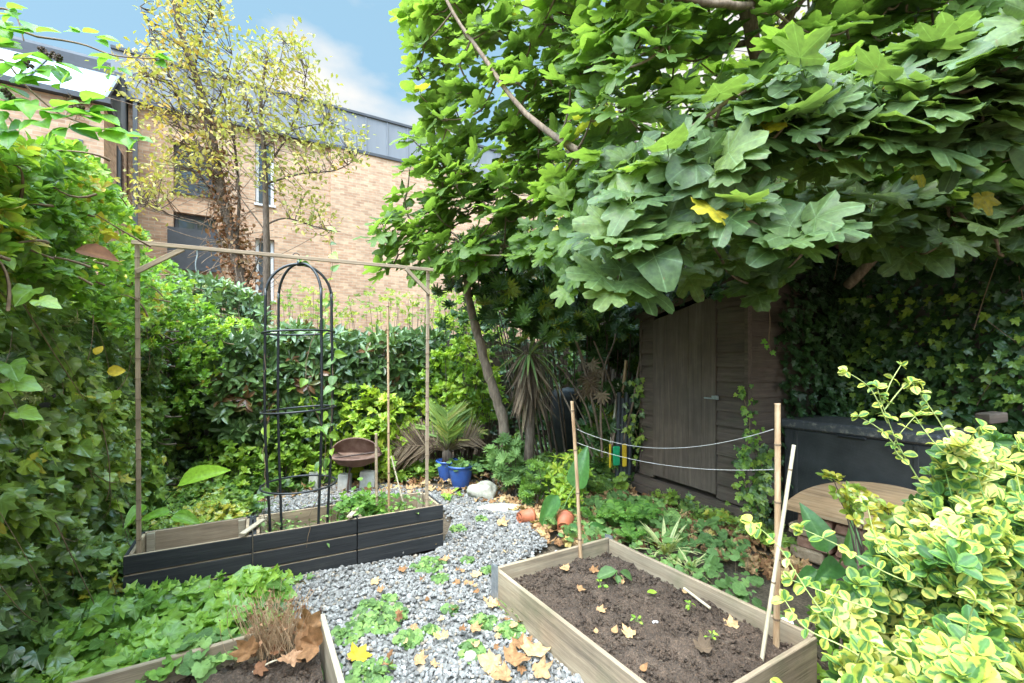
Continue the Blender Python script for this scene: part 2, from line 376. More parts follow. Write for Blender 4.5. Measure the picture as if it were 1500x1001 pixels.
M = {}
M['fig'] = leafmat('fig_leaf', [(0, (.042, .082, .032)), (.3, (.062, .118, .043)), (.6, (.092, .158, .056)), (.93, (.14, .215, .065)), (.985, (.24, .29, .03)), (1, (.45, .36, .03))], (.22, .34, .16), .6, .5, .30, 1.9, .35, .5, None, .35)
M['fig_back'] = leafmat('fig_leaf_light', [(0, (.046, .104, .026)), (.5, (.082, .162, .034)), (.9, (.14, .24, .045)), (1, (.38, .33, .03))], (.2, .32, .1), .4, .5, .42, 2.1, .35)
M['ivy'] = leafmat('ivy_leaf', [(0, (.045, .095, .038)), (.35, (.085, .165, .045)), (.62, (.15, .26, .05)), (.9, (.25, .38, .06)), (.975, (.22, .32, .05)), (1, (.42, .36, .04))], (.26, .36, .16), .45, .30, .22, 1.9, .6)
M['ivy_bright'] = leafmat('ivy_leaf_young', [(0, (.05, .12, .03)), (.35, (.11, .235, .04)), (.75, (.21, .38, .06)), (1, (.30, .46, .08))], (.32, .46, .18), .5, .38, .32, 1.8, .5)
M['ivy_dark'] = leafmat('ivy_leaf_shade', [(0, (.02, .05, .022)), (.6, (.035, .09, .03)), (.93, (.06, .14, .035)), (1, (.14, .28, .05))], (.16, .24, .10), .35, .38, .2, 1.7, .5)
M['lime'] = leafmat('lime_leaf', [(0, (.08, .18, .03)), (.35, (.17, .32, .045)), (.75, (.32, .48, .06)), (1, (.40, .50, .07))], (.3, .4, .1), .3, .42, .35, 1.7, .4)
M['laurel'] = leafmat('laurel_leaf', [(0, (.05, .10, .05)), (.5, (.085, .17, .07)), (.9, (.14, .25, .09)), (1, (.20, .09, .04))], (.15, .22, .1), .4, .28, .2, 1.5, .6)
M['hedge'] = leafmat('climber_leaf', [(0, (.05, .13, .03)), (.4, (.10, .23, .04)), (.8, (.19, .35, .05)), (.96, (.32, .42, .06)), (1, (.45, .32, .05))], (.25, .36, .1), .3, .42, .38, 1.8, .4)
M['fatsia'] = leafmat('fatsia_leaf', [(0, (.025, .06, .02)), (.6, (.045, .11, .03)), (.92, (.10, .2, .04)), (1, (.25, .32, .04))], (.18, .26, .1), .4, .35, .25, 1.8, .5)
M['euo'] = leafmat('variegated_leaf', [(0, (.035, .10, .03)), (.6, (.06, .155, .04)), (1, (.12, .24, .045))], (.18, .32, .12),   .3, .45, .22, 1.4, .3, edge=[(0, (.07, .17, .03)), (.32, (.17, .29, .045)), (.6, (.36, .38, .06)), (.85, (.52, .48, .09)), (1, (.60, .55, .19))])
M['autumn'] = leafmat('autumn_leaf', [(0, (.20, .25, .10)), (.4, (.34, .35, .13)), (.75, (.52, .43, .13)), (1, (.56, .34, .09))], (.5, .45, .15), .2, .55, .28, 1.4, .3)
M['farleaf'] = leafmat('far_leaf', [(0, (.10, .20, .05)), (.5, (.20, .32, .07)), (1, (.42, .45, .10))], (.3, .4, .1), .2, .55, .4, 1.6, .3)
M['dead'] = leafmat('dead_leaf', [(0, (.16, .07, .03)), (.3, (.30, .15, .065)), (.6, (.46, .27, .13)), (.9, (.60, .40, .20)), (1, (.62, .46, .14))], (.30, .16, .07), .5, .75, .12, 1.2, .2, mottle=.4)
M['deadivy'] = leafmat('dead_ivy_leaf', [(0, (.14, .06, .03)), (.5, (.26, .12, .06)), (1, (.40, .22, .12))], (.3, .16, .07), .3, .8, .15, 1.2, .2)
M['yellow'] = leafmat('yellow_leaf', [(0, (.55, .38, .03)), (1, (.72, .52, .05))], (.6, .45, .1), .4, .6, .3, 1.3, .2)
M['weed'] = leafmat('weed_leaf', [(0, (.06, .13, .045)), (.5, (.12, .24, .08)), (1, (.22, .38, .12))], (.25, .36, .15), .4, .6, .25, 1.5, .3)
M['arum'] = leafmat('arum_leaf', [(0, (.05, .16, .05)), (1, (.10, .26, .07))], (.2, .38, .12), .6, .35, .35, 1.9, .5)
M['bright'] = leafmat('broad_leaf', [(0, (.14, .34, .04)), (1, (.28, .50, .05))], (.4, .58, .15), .6, .4, .4, 1.6, .4)
M['fern'] = leafmat('fern_leaf', [(0, (.07, .19, .04)), (1, (.18, .36, .07))], (.2, .36, .1), .3, .55, .35, 1.6, .3)
M['palm'] = leafmat('palm_leaf', [(0, (.09, .19, .05)), (.7, (.24, .36, .08)), (1, (.42, .36, .10))], (.3, .4, .15), .3, .5, .3, 1.5, .4)
M['dryleaf'] = leafmat('dry_strap_leaf', [(0, (.07, .045, .028)), (.5, (.15, .10, .062)), (1, (.26, .19, .12))], (.3, .2, .1), .3, .8, .12, 1.1, .2)
M['strap'] = leafmat('strap_leaf', [(0, (.06, .11, .04)), (.6, (.14, .22, .07)), (1, (.32, .36, .12))], (.2, .3, .1), .3, .45, .2, 1.4, .4)
M['spider'] = leafmat('striped_leaf', [(0, (.42, .50, .25)), (1, (.60, .64, .38))], (.10, .26, .06), 1., .4, .3, 1.4, .4)
M['bramble'] = leafmat('bramble_leaf', [(0, (.06, .19, .035)), (.6, (.11, .30, .045)), (1, (.20, .42, .06))], (.22, .40, .10), .5, .42, .45, 1.8, .4)

M['bark'] = simple('bark', [(.3, (.05, .035, .025)), (.55, (.13, .095, .07)), (.75, (.22, .17, .13))], 14, .9, .2, .8, scale=(3, 3, .7))
M['bark_pale'] = simple('bark_pale', [(.3, (.12, .085, .06)), (.55, (.24, .17, .12)), (.75, (.36, .28, .2))], 14, .9, .2, .6, scale=(3, 3, .7))
M['vine'] = simple('vine_stem', [(.3, (.12, .075, .045)), (.7, (.28, .19, .12))], 30, .8, .2, .3)
M['greenstem'] = simple('green_stem', [(.3, (.14, .24, .06)), (.7, (.26, .38, .10))], 30, .6, .3, .1)
M['yellowstem'] = simple('yellow_stem', [(.3, (.28, .34, .10)), (.7, (.45, .48, .16))], 30, .6, .3, .1)
M['bed'] = woodmat('weathered_board', (.34, .25, .16), (.17, .125, .085), (.47, .37, .25), .85, .35)
M['bed_pale'] = woodmat('pale_board', (.44, .36, .25), (.28, .21, .14), (.58, .49, .35), .85, .1)
M['black'] = woodmat('black_stained_board', (.022, .022, .023), (.010, .010, .011), (.046, .044, .042), .8, 0, (.15, .12, .09))
M['inner'] = woodmat('raw_inner_board', (.36, .26, .165), (.2, .14, .09), (.50, .38, .25), .85)
M['shed'] = woodmat('brown_shed_board', (.13, .092, .068), (.085, .060, .045), (.18, .135, .10), .85, 0, (.24, .2, .16), ax=2)
M['shedh'] = woodmat('brown_shed_cladding', (.11, .075, .055), (.065, .044, .033), (.15, .11, .083), .85, .15)
M['bench'] = woodmat('bench_board', (.48, .28, .14), (.2, .12, .07), (.58, .42, .27), .7)
M['fence'] = woodmat('fence_board', (.12, .09, .065), (.06, .045, .035), (.2, .16, .12), .9, .3)
M['batten'] = woodmat('batten', (.38, .27, .175), (.25, .17, .11), (.50, .38, .26), .8)
M['bamboo'] = simple('bamboo', [(.3, (.30, .16, .08)), (.5, (.46, .29, .16)), (.7, (.60, .43, .27))], 6, .55, .4, .2, scale=(6, 6, .8))
M['cane'] = simple('pale_cane', [(.3, (.42, .33, .21)), (.7, (.62, .53, .38))], 6, .6, .35, .1, scale=(6, 6, .8))
M['cut'] = simple('cane_end', [(.3, (.35, .25, .15)), (.7, (.55, .43, .28))], 40, .8)
M['string'] = simple('string', [(.3, (.36, .33, .29)), (.7, (.52, .49, .44))], 200, .9, .2, .5)
M['metal'] = simple('black_metal', [(.3, (.010, .011, .013)), (.7, (.024, .025, .028))], 20, .42, .5, .1)
M['zinc'] = simple('zinc', [(.3, (.32, .34, .36)), (.7, (.55, .57, .6))], 30, .45, .5, .1, .8)
M['rust'] = simple('rusty_bowl', [(.3, (.09, .045, .035)), (.55, (.19, .11, .08)), (.75, (.28, .19, .15))], 7, .75, .3, .3)
M['darkrust'] = simple('dark_iron', [(.3, (.03, .022, .02)), (.7, (.09, .05, .035))], 15, .7, .4, .2)
M['concrete'] = simple('concrete', [(.3, (.36, .34, .30)), (.7, (.60, .57, .51))], 12, .95, .2, .5)
M['rock'] = simple('pale_rock', [(.3, (.26, .24, .18)), (.7, (.55, .51, .42))], 14, .95, .2, .9)
M['blue'] = simple('blue_glaze', [(.3, (.035, .085, .30)), (.7, (.06, .14, .42))], 7, .22, .6, .05)
M['terra'] = simple('terracotta_plastic', [(.3, (.38, .10, .045)), (.7, (.50, .16, .075))], 9, .55, .4, .1)
M['potdark'] = simple('pot_compost', [(.3, (.02, .014, .01)), (.7, (.07, .05, .035))], 40, .95, .1, .8)
M['plastic'] = simple('grey_plastic', [(.3, (.03, .032, .034)), (.7, (.055, .058, .062))], 9, .5, .4, .2)
M['white'] = simple('white_plastic', [(.3, (.6, .6, .62)), (.7, (.85, .85, .86))], 30, .4, .5, .3)
M['green_p'] = simple('green_plastic', [(.3, (.01, .26, .10)), (.7, (.02, .36, .15))], 10, .4, .5, .1)
M['yellow_p'] = simple('yellow_plastic', [(.3, (.55, .33, .02)), (.7, (.68, .45, .03))], 10, .4, .5, .1)
M['berry'] = simple('dried_berry', [(.3, (.03, .022, .02)), (.7, (.16, .11, .08))], 60, .8, .3, .5)
M['flower'] = simple('ivy_umbel', [(.3, (.28, .32, .10)), (.7, (.5, .5, .22))], 60, .8, .3, .1)
M['roofdark'] = simple('roof_trim', [(.3, (.05, .055, .065)), (.7, (.08, .085, .1))], 3, .6, .4, 0)
M['felt'] = simple('roof_felt', [(.3, (.02, .024, .02)), (.7, (.06, .06, .045))], 12, .95, .2, .5)

def soilmat():
    m, n, b, o = mat('soil'); tc = n.nodes.new('ShaderNodeTexCoord'); v = tc.outputs['Object']
    a = noi(n, 9, 6, v, .7); c = noi(n, 120, 4, v, .7)
    col = ramp(n, [(.3, (.062, .038, .023)), (.55, (.13, .083, .054)), (.75, (.185, .123, .083))], a.outputs['Fac']).outputs[0]
    col = mix(n, col, ramp(n, [(.35, (.45,)*3), (.6, (1.1,)*3), (.72, (2.2, 2., 1.8))], c.outputs['Fac']).outputs[0], 1., 'MULTIPLY')
    n.links.new(col, b.inputs['Base Color']); b.inputs['Roughness'].default_value = .95; bump(n, b, mix(n, noi(n, 40, 6, v, .75).outputs['Fac'], c.outputs['Fac'], .5), 1., .03)
    return m
M['soil'] = soilmat()
def earthmat():
    m, n, b, o = mat('earth'); tc = n.nodes.new('ShaderNodeTexCoord'); v = tc.outputs['Object']
    a = noi(n, 2.2, 6, v, .7); c = noi(n, 60, 4, v, .7)
    col = ramp(n, [(.3, (.055, .042, .026)), (.5, (.11, .08, .05)), (.7, (.17, .12, .08))], a.outputs['Fac']).outputs[0]
    col = mix(n, col, ramp(n, [(.35, (.5,)*3), (.65, (1.4,)*3)], c.outputs['Fac']).outputs[0], 1., 'MULTIPLY')
    n.links.new(col, b.inputs['Base Color']); b.inputs['Roughness'].default_value = .95; bump(n, b, mix(n, a.outputs['Fac'], c.outputs['Fac'], .6), .8, .02)
    return m
M['earth'] = earthmat()
def stonemat():
    m, n, b, o = mat('gravel_stone'); a = n.nodes.new('ShaderNodeAttribute'); a.attribute_name = 'rnd'; tc = n.nodes.new('ShaderNodeTexCoord')
    col = ramp(n, [(0, (.165, .152, .14)), (.35, (.225, .212, .196)), (.7, (.285, .27, .25)), (.9, (.37, .355, .34)), (.93, (.25, .20, .15)), (1, (.34, .28, .21))], a.outputs['Fac']).outputs[0]
    col = mix(n, col, ramp(n, [(.35, (.75,)*3), (.65, (1.15,)*3)], noi(n, 90, 4, tc.outputs['Object']).outputs['Fac']).outputs[0], 1., 'MULTIPLY')
    n.links.new(col, b.inputs['Base Color']); b.inputs['Roughness'].default_value = .95; b.inputs['Specular IOR Level'].default_value = .15
    return m
M['stone'] = stonemat()
def gravbase():
    m, n, b, o = mat('gravel_bed'); tc = n.nodes.new('ShaderNodeTexCoord'); v = n.nodes.new('ShaderNodeTexVoronoi'); v.inputs['Scale'].default_value = 45
    n.links.new(tc.outputs['Object'], v.inputs['Vector']); bw = n.nodes.new('ShaderNodeRGBToBW'); n.links.new(v.outputs['Color'], bw.inputs[0])
    col = ramp(n, [(0, (.09, .08, .07)), (.6, (.20, .19, .17)), (1, (.33, .31, .29))], bw.outputs[0]).outputs[0]
    n.links.new(col, b.inputs['Base Color']); b.inputs['Roughness'].default_value = .95; bump(n, b, v.outputs['Distance'], -1., .02)
    return m
M['gravbase'] = gravbase()
def brickmat(name, c1, c2, mort, sc=1., old=False):
    m, n, b, o = mat(name); tc = n.nodes.new('ShaderNodeTexCoord'); sx = n.nodes.new('ShaderNodeSeparateXYZ'); cx = n.nodes.new('ShaderNodeCombineXYZ')
    n.links.new(tc.outputs['Object'], sx.inputs[0]); n.links.new(math_(n, 'ADD', sx.outputs['X'], sx.outputs['Y']), cx.inputs['X']); n.links.new(sx.outputs['Z'], cx.inputs['Y'])
    t = n.nodes.new('ShaderNodeTexBrick'); t.inputs['Scale'].default_value = 1; t.inputs['Brick Width'].default_value = .225*sc; t.inputs['Row Height'].default_value = .075*sc
    t.inputs['Mortar Size'].default_value = .007*sc; t.inputs['Color1'].default_value = (*c1, 1); t.inputs['Color2'].default_value = (*c2, 1); t.inputs['Mortar'].default_value = (*mort, 1); t.inputs['Bias'].default_value = -.1
    n.links.new(cx.outputs[0], t.inputs['Vector'])
    col = mix(n, t.outputs['Color'], ramp(n, [(.3, (.78,)*3), (.7, (1.15,)*3)], noi(n, .7, 5, tc.outputs['Object']).outputs['Fac']).outputs[0], 1., 'MULTIPLY')
    col = mix(n, col, ramp(n, [(.3, (.7,)*3), (.7, (1.2,)*3)], noi(n, 5, 3, cx.outputs[0], .6, (1, 2.8, 1)).outputs['Fac']).outputs[0], .8, 'MULTIPLY')
    n.links.new(col, b.inputs['Base Color']); b.inputs['Roughness'].default_value = .9; bump(n, b, t.outputs['Fac'], -.4, .01)
    return m
M['brick'] = brickmat('buff_brick', (.46, .265, .165), (.66, .43, .285), (.54, .42, .31))
M['oldbrick'] = brickmat('old_brick', (.26, .13, .08), (.38, .24, .16), (.36, .32, .26))
def cladmat():
    m, n, b, o = mat('grey_cladding'); tc = n.nodes.new('ShaderNodeTexCoord')
    col = ramp(n, [(.3, (.20, .21, .235)), (.7, (.25, .26, .285))], noi(n, 1.2, 4, tc.outputs['Object'], .6, (2, 2, .2)).outputs['Fac']).outputs[0]
    n.links.new(col, b.inputs['Base Color']); b.inputs['Roughness'].default_value = .75; b.inputs['Specular IOR Level'].default_value = .2
    return m
M['clad'] = cladmat()
def glassmat(name, c, r=.06):
    m, n, b, o = mat(name); b.inputs['Base Color'].default_value = (*c, 1); b.inputs['Roughness'].default_value = r; b.inputs['Specular IOR Level'].default_value = .9
    b.inputs['Metallic'].default_value = .0; b.inputs['Coat Weight'].default_value = 1.; b.inputs['Coat Roughness'].default_value = .03
    return m
M['glass'] = glassmat('window_glass', (.05, .065, .085)); M['skyglass'] = glassmat('roof_glass', (.22, .26, .30), .3)
def weavemat():
    m, n, b, o = mat('dark_rattan_plastic'); tc = n.nodes.new('ShaderNodeTexCoord'); w_ = n.nodes.new('ShaderNodeTexChecker'); w_.inputs['Scale'].default_value = 60
    mp_ = n.nodes.new('ShaderNodeMapping'); mp_.inputs['Rotation'].default_value = (.0, .6, .0); n.links.new(tc.outputs['Object'], mp_.inputs['Vector']); n.links.new(mp_.outputs[0], w_.inputs['Vector'])
    dust = noi(n, 4, 5, tc.outputs['Object'])
    n.links.new(ramp(n, [(.35, (.024, .023, .022)), (.7, (.056, .053, .050))], dust.outputs['Fac']).outputs[0], b.inputs['Base Color']); b.inputs['Roughness'].default_value = .5
    bump(n, b, w_.outputs['Fac'], .5, .004); return m
M['weave'] = weavemat()
def lidmat():
    m, n, b, o = mat('dusty_lid'); tc = n.nodes.new('ShaderNodeTexCoord')
    sp = ramp(n, [(.0, (.034, .036, .04)), (.52, (.065, .064, .066)), (.62, (.18, .16, .13)), (.75, (.28, .25, .2))], noi(n, 30, 6, tc.outputs['Object'], .75).outputs['Fac']).outputs[0]
    n.links.new(sp, b.inputs['Base Color']); b.inputs['Roughness'].default_value = .55; return m
M['lid'] = lidmat()

# ================================================================== SETTING
def grid_sheet(name, pg, m, z=.0, step=.06, amp=.01, sc=3., edge=0):
    pg = np.array(pg); lo, hi = pg.min(0), pg.max(0); nx, ny = [int((hi[i]-lo[i])/step)+1 for i in (0, 1)]
    xs = lo[0]+np.arange(nx+1)*step; ys = lo[1]+np.arange(ny+1)*step; X, Y = np.meshgrid(xs, ys)
    v = np.stack([X.ravel(), Y.ravel(), np.zeros(X.size)], 1)
    v[:, 2] = z+np.array([amp*nz3(p, sc) for p in v])
    keep = inpoly(v[:, 0], v[:, 1], pg); m_ = nx+1; f = []
    for j in range(ny):
        for i in range(nx):
            q = (j*m_+i, j*m_+i+1, (j+1)*m_+i+1, (j+1)*m_+i)
            if sum(keep[k] for k in q) >= 2: f.append(q)
    me = npmesh(name, v, [i for q in f for i in q], [4]*len(f)); return link(name, me, m)
g = MB().add([[-400, -400, -.03], [400, -400, -.03], [400, 400, -.03], [-400, 400, -.03]], [(0, 1, 2, 3)]).build('ground', M['earth']); struct(g)
fl = grid_sheet('garden_ground', [(-5, -1), (6, -1), (6, 9), (-5, 9)], M['earth'], -.03, .1, .022, 1.3); struct(fl)
GP = [tuple(G(*q)[:2]) for q in ((120, 1090), (300, 905), (420, 850), (640, 812), (668, 765), (630, 728), (540, 728), (330, 770), (290, 745), (380, 700), (480, 706), (560, 712), (650, 722), (730, 735), (790, 770), (800, 800), (735, 840), (745, 905), (960, 1090), (900, 1400), (200, 1400))]
GPe = GP
gb = grid_sheet('gravel_path', GP, M['gravbase'], .008, .04, .008, 3.); struct(gb)
def gz(x, y): return .035*0
def stones():
    ico = []; t = (1+5**.5)/2
    ico = nrm(np.array([[-1, t, 0], [1, t, 0], [-1, -t, 0], [1, -t, 0], [0, -1, t], [0, 1, t], [0, -1, -t], [0, 1, -t], [t, 0, -1], [t, 0, 1], [-t, 0, -1], [-t, 0, 1]]))
    fc = [(0, 11, 5), (0, 5, 1), (0, 1, 7), (0, 7, 10), (0, 10, 11), (1, 5, 9), (5, 11, 4), (11, 10, 2), (10, 7, 6), (7, 1, 8), (3, 9, 4), (3, 4, 2), (3, 2, 6), (3, 6, 8), (3, 8, 9), (4, 9, 5), (2, 4, 11), (6, 2, 10), (8, 6, 7), (9, 8, 1)]
    pg = np.array(GP); lo = np.array([-3.2, 1.2]); hi = np.array([1.2, 6.2]); n = 78000
    q = R.uniform(lo, hi, (n, 2)); q = q[inpoly(q[:, 0], q[:, 1], pg)]
    extra = R.uniform([-2.2, 2.], [.4, 6.], (3500, 2)); q = np.concatenate([q, extra[R.random(len(extra)) < .35]]); n = len(q)
    sz = R.uniform(.006, .0150, n)*np.where(R.random(n) < .05, 1.5, 1)*(1+.25*(q[:, 1] > 3.6)); v = np.tile(ico[None], (n, 1, 1))*R.uniform(.65, 1.3, (n, 12, 1))
    v = v*(sz[:, None]*R.uniform(.7, 1.25, (n, 3)))[:, None, :]*np.array([1, 1, .75])
    a = R.uniform(0, 6.28, n); ca, sa = np.cos(a)[:, None], np.sin(a)[:, None]
    x = v[..., 0]*ca-v[..., 1]*sa; y = v[..., 0]*sa+v[..., 1]*ca; ti = R.normal(0, .5, (n, 1)); z = v[..., 2]*np.cos(ti)+x*np.sin(ti); x = x*np.cos(ti)-v[..., 2]*np.sin(ti)
    v = np.stack([x+q[:, :1], y+q[:, 1:], z+.013+R.uniform(0, .014, (n, 1))], -1)
    l = (np.arange(n)[:, None]*12+np.array(fc).ravel()[None]).ravel()
    me = npmesh('gravel_stones', v.reshape(-1, 3), l, np.full(n*20, 3), False, {'rnd': np.repeat(R.random(n), 12)})
    o = link('gravel_stones', me, M['stone']); tag(o, 'loose grey gravel chippings covering the garden path', 'gravel', kind='stuff')
stones()

# ================================================================== TIMBER
def board(name, a, b, h, th, z0, m, parent, tilt=0, bev=.003, sub=None):
    """board standing on edge from a to b (xy), local X along it"""
    a, b = np.array(a[:2], float), np.array(b[:2], float); d = b-a; L = np.linalg.norm(d); ang = math.atan2(d[1], d[0])
    c = (a+b)/2; mb = MB().box((0, 0, 0), (L, th, h), bev=bev)
    me = npmesh(name, np.concatenate(mb.v), [i for q in mb.f for i in q], [len(q) for q in mb.f], False)
    return link(name, me, m, parent, (c[0], c[1], z0+h/2), (tilt, 0, ang))
def rel(root, p): return np.array(root.location)+np.asarray(p)
def soil_patch(parent, o, ux, uy, L, W, z, amp, step=.012, name='soil'):
    nx, ny = int(L/step), int(W/step); v = []
    for j in range(ny+1):
        for i in range(nx+1):
            p = o+ux*L*i/nx+uy*W*j/ny; e = nz3(p, 9)*amp*.8+nz3(p, 28, 1)*amp*.5+abs(nz3(p, 60, 2))*amp*.55+max(0, nz3(p, 34, 3)-.15)*amp*.9
            d = min(i/nx*L, (1-i/nx)*L, j/ny*W, (1-j/ny)*W); v.append([p[0], p[1], z+e-.015*math.exp(-d/.04)])
    f = [(j*(nx+1)+i, j*(nx+1)+i+1, (j+1)*(nx+1)+i+1, (j+1)*(nx+1)+i) for j in range(ny) for i in range(nx)]
    base = np.array(world_loc(parent)); me = npmesh(name, np.array(v)-base, [i for q in f for i in q], [4]*len(f)); return link(name, me, M['soil'], parent, base)
def crumbs(parent, o, ux, uy, L, W, z, n, name='wood_chips'):
    st = R.random((n, 2)); p = o+ux*L*st[:, :1]+uy*W*st[:, 1:]; p[:, 2] = z+.006
    a = R.uniform(0, 6.28, n); d = np.stack([np.cos(a), np.sin(a), R.normal(0, .15, n)], 1)*R.uniform(.002, .012, (n, 1))**1.0
    o = strand_obj(name, bez(p-d, p+np.array([0, 0, .003]), p+d, 3), R.uniform(.0008, .0024, (n, 1)), M['chips'], parent, 4); o['kind'] = 'stuff'; return o
M['chips'] = simple('wood_chip', [(.35, (.07, .05, .035)), (.6, (.16, .115, .08)), (.72, (.40, .31, .23))], 25, .9, .2, .1)

# --- right raised bed
A = G(728, 830, .22)[:2]; B = G(890, 787, .22)[:2]; Cc = G(1191, 928, .22)[:2]
ub = nrm(B-A); vb = nrm(Cc-B); D = A+(Cc-B)
u3 = np.array([*ub, 0]); v3 = np.array([*vb, 0]); A3 = np.array([*A, 0])
W1, L1 = np.linalg.norm(B-A), np.linalg.norm(Cc-B)
bed = thing('raised_bed', 'weathered timber raised bed of bare soil with bamboo canes, right of the gravel', 'raised bed', A3)
th = .022
board('side_board', A, D+vb*.0, .24, th, -.03, M['bed'], bed); board('side_board', B+vb*th, Cc, .245, th, -.03, M['bed'], bed)
board('end_board', A-ub*th*.5, B+ub*th*.5, .245, th, -.03, M['bed'], bed); board('end_board', D-ub*th*.5, Cc+ub*th*.5, .235, th, -.03, M['bed'], bed)
soil_patch(bed, A3+u3*.014+v3*.014, u3, v3, W1-.028, L1-.028, .135, .035, .009); crumbs(bed, A3+u3*.03+v3*.03, u3, v3, W1-.06, L1-.06, .139, 700)
for p, s in ((A, -1), (B, 1)):
    q = np.array([*p, 0])-v3*.013-u3*.016*(-s)*1.0
    MB().box((*(p+ub*s*.0135-vb*.012), .12), (.003, .05, .215), RZ+.03).box((*(p+ub*s*.012+vb*.013), .12), (.004, .04, .225), math.atan2(ub[1], ub[0])).build('corner_bracket', M['zinc'], bed)

# --- left raised bed (bottom of the picture)
K = G(467, 900, .22); K3 = np.array([K[0], K[1], 0]); W2, L2 = 1.25, .8
bed2 = thing('raised_bed', 'weathered timber raised bed with dried stalks and big curled leaves, at bottom left', 'raised bed', K3)
um, vm = -u3, v3*np.array([.93, 1, 0])
k2 = K3[:2]; board('end_board', k2+um[:2]*W2, k2, .21, th, 0, M['bed'], bed2)
board('side_board', k2-vm[:2]*-.012+u3[:2]*.012, k2+vm[:2]*L2+u3[:2]*.012, .225, th, 0, M['bed_pale'], bed2)
board('side_board', k2+um[:2]*W2, k2+um[:2]*W2+vm[:2]*L2, .21, th, 0, M['bed'], bed2); board('end_board', k2+um[:2]*W2+vm[:2]*L2, k2+vm[:2]*L2, .21, th, 0, M['bed'], bed2)
soil_patch(bed2, K3+um*.02+vm*.02, um, vm, W2-.04, L2-.04, .125, .04, .012); crumbs(bed2, K3+um*.03+vm*.03, um, vm, W2-.06, L2-.06, .13, 260)
MB().box((*(k2-vb*.014+ub*.01), .21), (.006, .03, .05), RZ).build('corner_bracket', M['darkrust'], bed2)

# --- three black planters
PL0 = np.array([-2.055, 2.405, 0]); PR0 = np.array([-.49, 3.28, 0]); pu = nrm(PR0-PL0); pv = np.array([-pu[1], pu[0], 0]); PL = np.linalg.norm(PR0-PL0); PW = .38; bl = PL/3; prz = math.atan2(pu[1], pu[0])
def lb(name, a, b, h, t, z0, m, parent, par_r=True):
    """board in the planter's own axes"""
    a, b = np.array(a, float), np.array(b, float); d = b-a; L = np.linalg.norm(d); c = (a+b)/2
    mb = MB().box((0, 0, 0), (L, t, h), bev=.0025)
    me = npmesh(name, np.concatenate(mb.v), [i for q in mb.f for i in q], [len(q) for q in mb.f], False); me.materials.append(m)
    o = bpy.data.objects.new(name, me); C.objects.link(o); o.parent = parent; o.location = (c[0], c[1], z0+h/2); o.rotation_euler = (0, 0, math.atan2(d[1], d[0])); return o
def planter():
    r = thing('planter_box', None, 'planter', PL0, prz, 'black stained planter boxes joined in a row'); L = bl-.006
    for k in range(3):
        zz = .004+k*.105; lb('front_board', (0, .008), (L, .008), .094, .016, zz, M['black'], r); lb('board_edge', (.002, .0085), (L-.002, .0085), .003, .013, zz+.0945, M['inner'], r); lb('side_board', (.008, .017), (.008, PW), .098, .016, zz, M['black'], r)
        lb('side_board', (L-.008, .017), (L-.008, PW), .098, .016, zz, M['black'], r); lb('back_board', (.0, PW+.009), (L, PW+.009), .098, .016, zz, M['black'], r)
    lb('lining_board', (.03, .026), (L-.03, .026), .27, .018, .035, M['inner'], r)
    lb('lining_board', (.03, PW-.01), (L-.03, PW-.01), .28, .018, .035, M['inner'], r)
    lb('lining_board', (.026, .037), (.026, PW-.02), .275, .018, .035, M['inner'], r); lb('lining_board', (L-.026, .037), (L-.026, PW-.02), .275, .018, .035, M['inner'], r)
    for x in (.06, L-.06): lb('corner_batten', (x-.02, PW-.03), (x+.02, PW-.03), .28, .02, .03, M['bed_pale'], r)
    mb = MB(); nx, ny = 34, 22; v = []
    for j in range(ny+1):
        for i in range(nx+1):
            x = .034+(L-.068)*i/nx; y = .034+(PW-.055)*j/ny; v.append([x, y, .19+.03*nz3((x, y, 0), 9)+.015*nz3((x, y, 0), 30)])
    mb.add(v, [(j*(nx+1)+i, j*(nx+1)+i+1, (j+1)*(nx+1)+i+1, (j+1)*(nx+1)+i) for j in range(ny) for i in range(nx)]); s = mb.build('soil', M['soil'], r, local=True, smooth=True)
    return r
def dup(root, loc):
    r = root.copy(); C.objects.link(r); r.location = loc
    for ch in list(root.children):
        c = ch.copy(); C.objects.link(c); c.parent = r
    return r
pl1 = planter(); pl1['label'] = 'leftmost black stained planter box, holding the left post of the batten frame'
pl2 = dup(pl1, PL0+pu*bl); pl2['label'] = 'middle black stained planter box, under the arched metal obelisk'
pl3 = dup(pl1, PL0+pu*bl*2); pl3['label'] = 'rightmost black stained planter box, with thin upright canes in it'
# loose strips lying across the joints
for i, (s, lab) in enumerate(((bl, 'pale timber strip laid over the joint of the left and middle planters'), (2*bl, 'pale timber strip laid over the joint of the middle and right planters'))):
    c = PL0+pu*s+pv*.10; o = MB().box((0, 0, 0), (.25, .035, .012), bev=.002).build('timber_strip', M['bed_pale'], None, (c[0], c[1], .334), (0, 0, prz+1.1), local=True); tag(o, lab, 'timber strip', 'timber strips on the planters')
    MB()

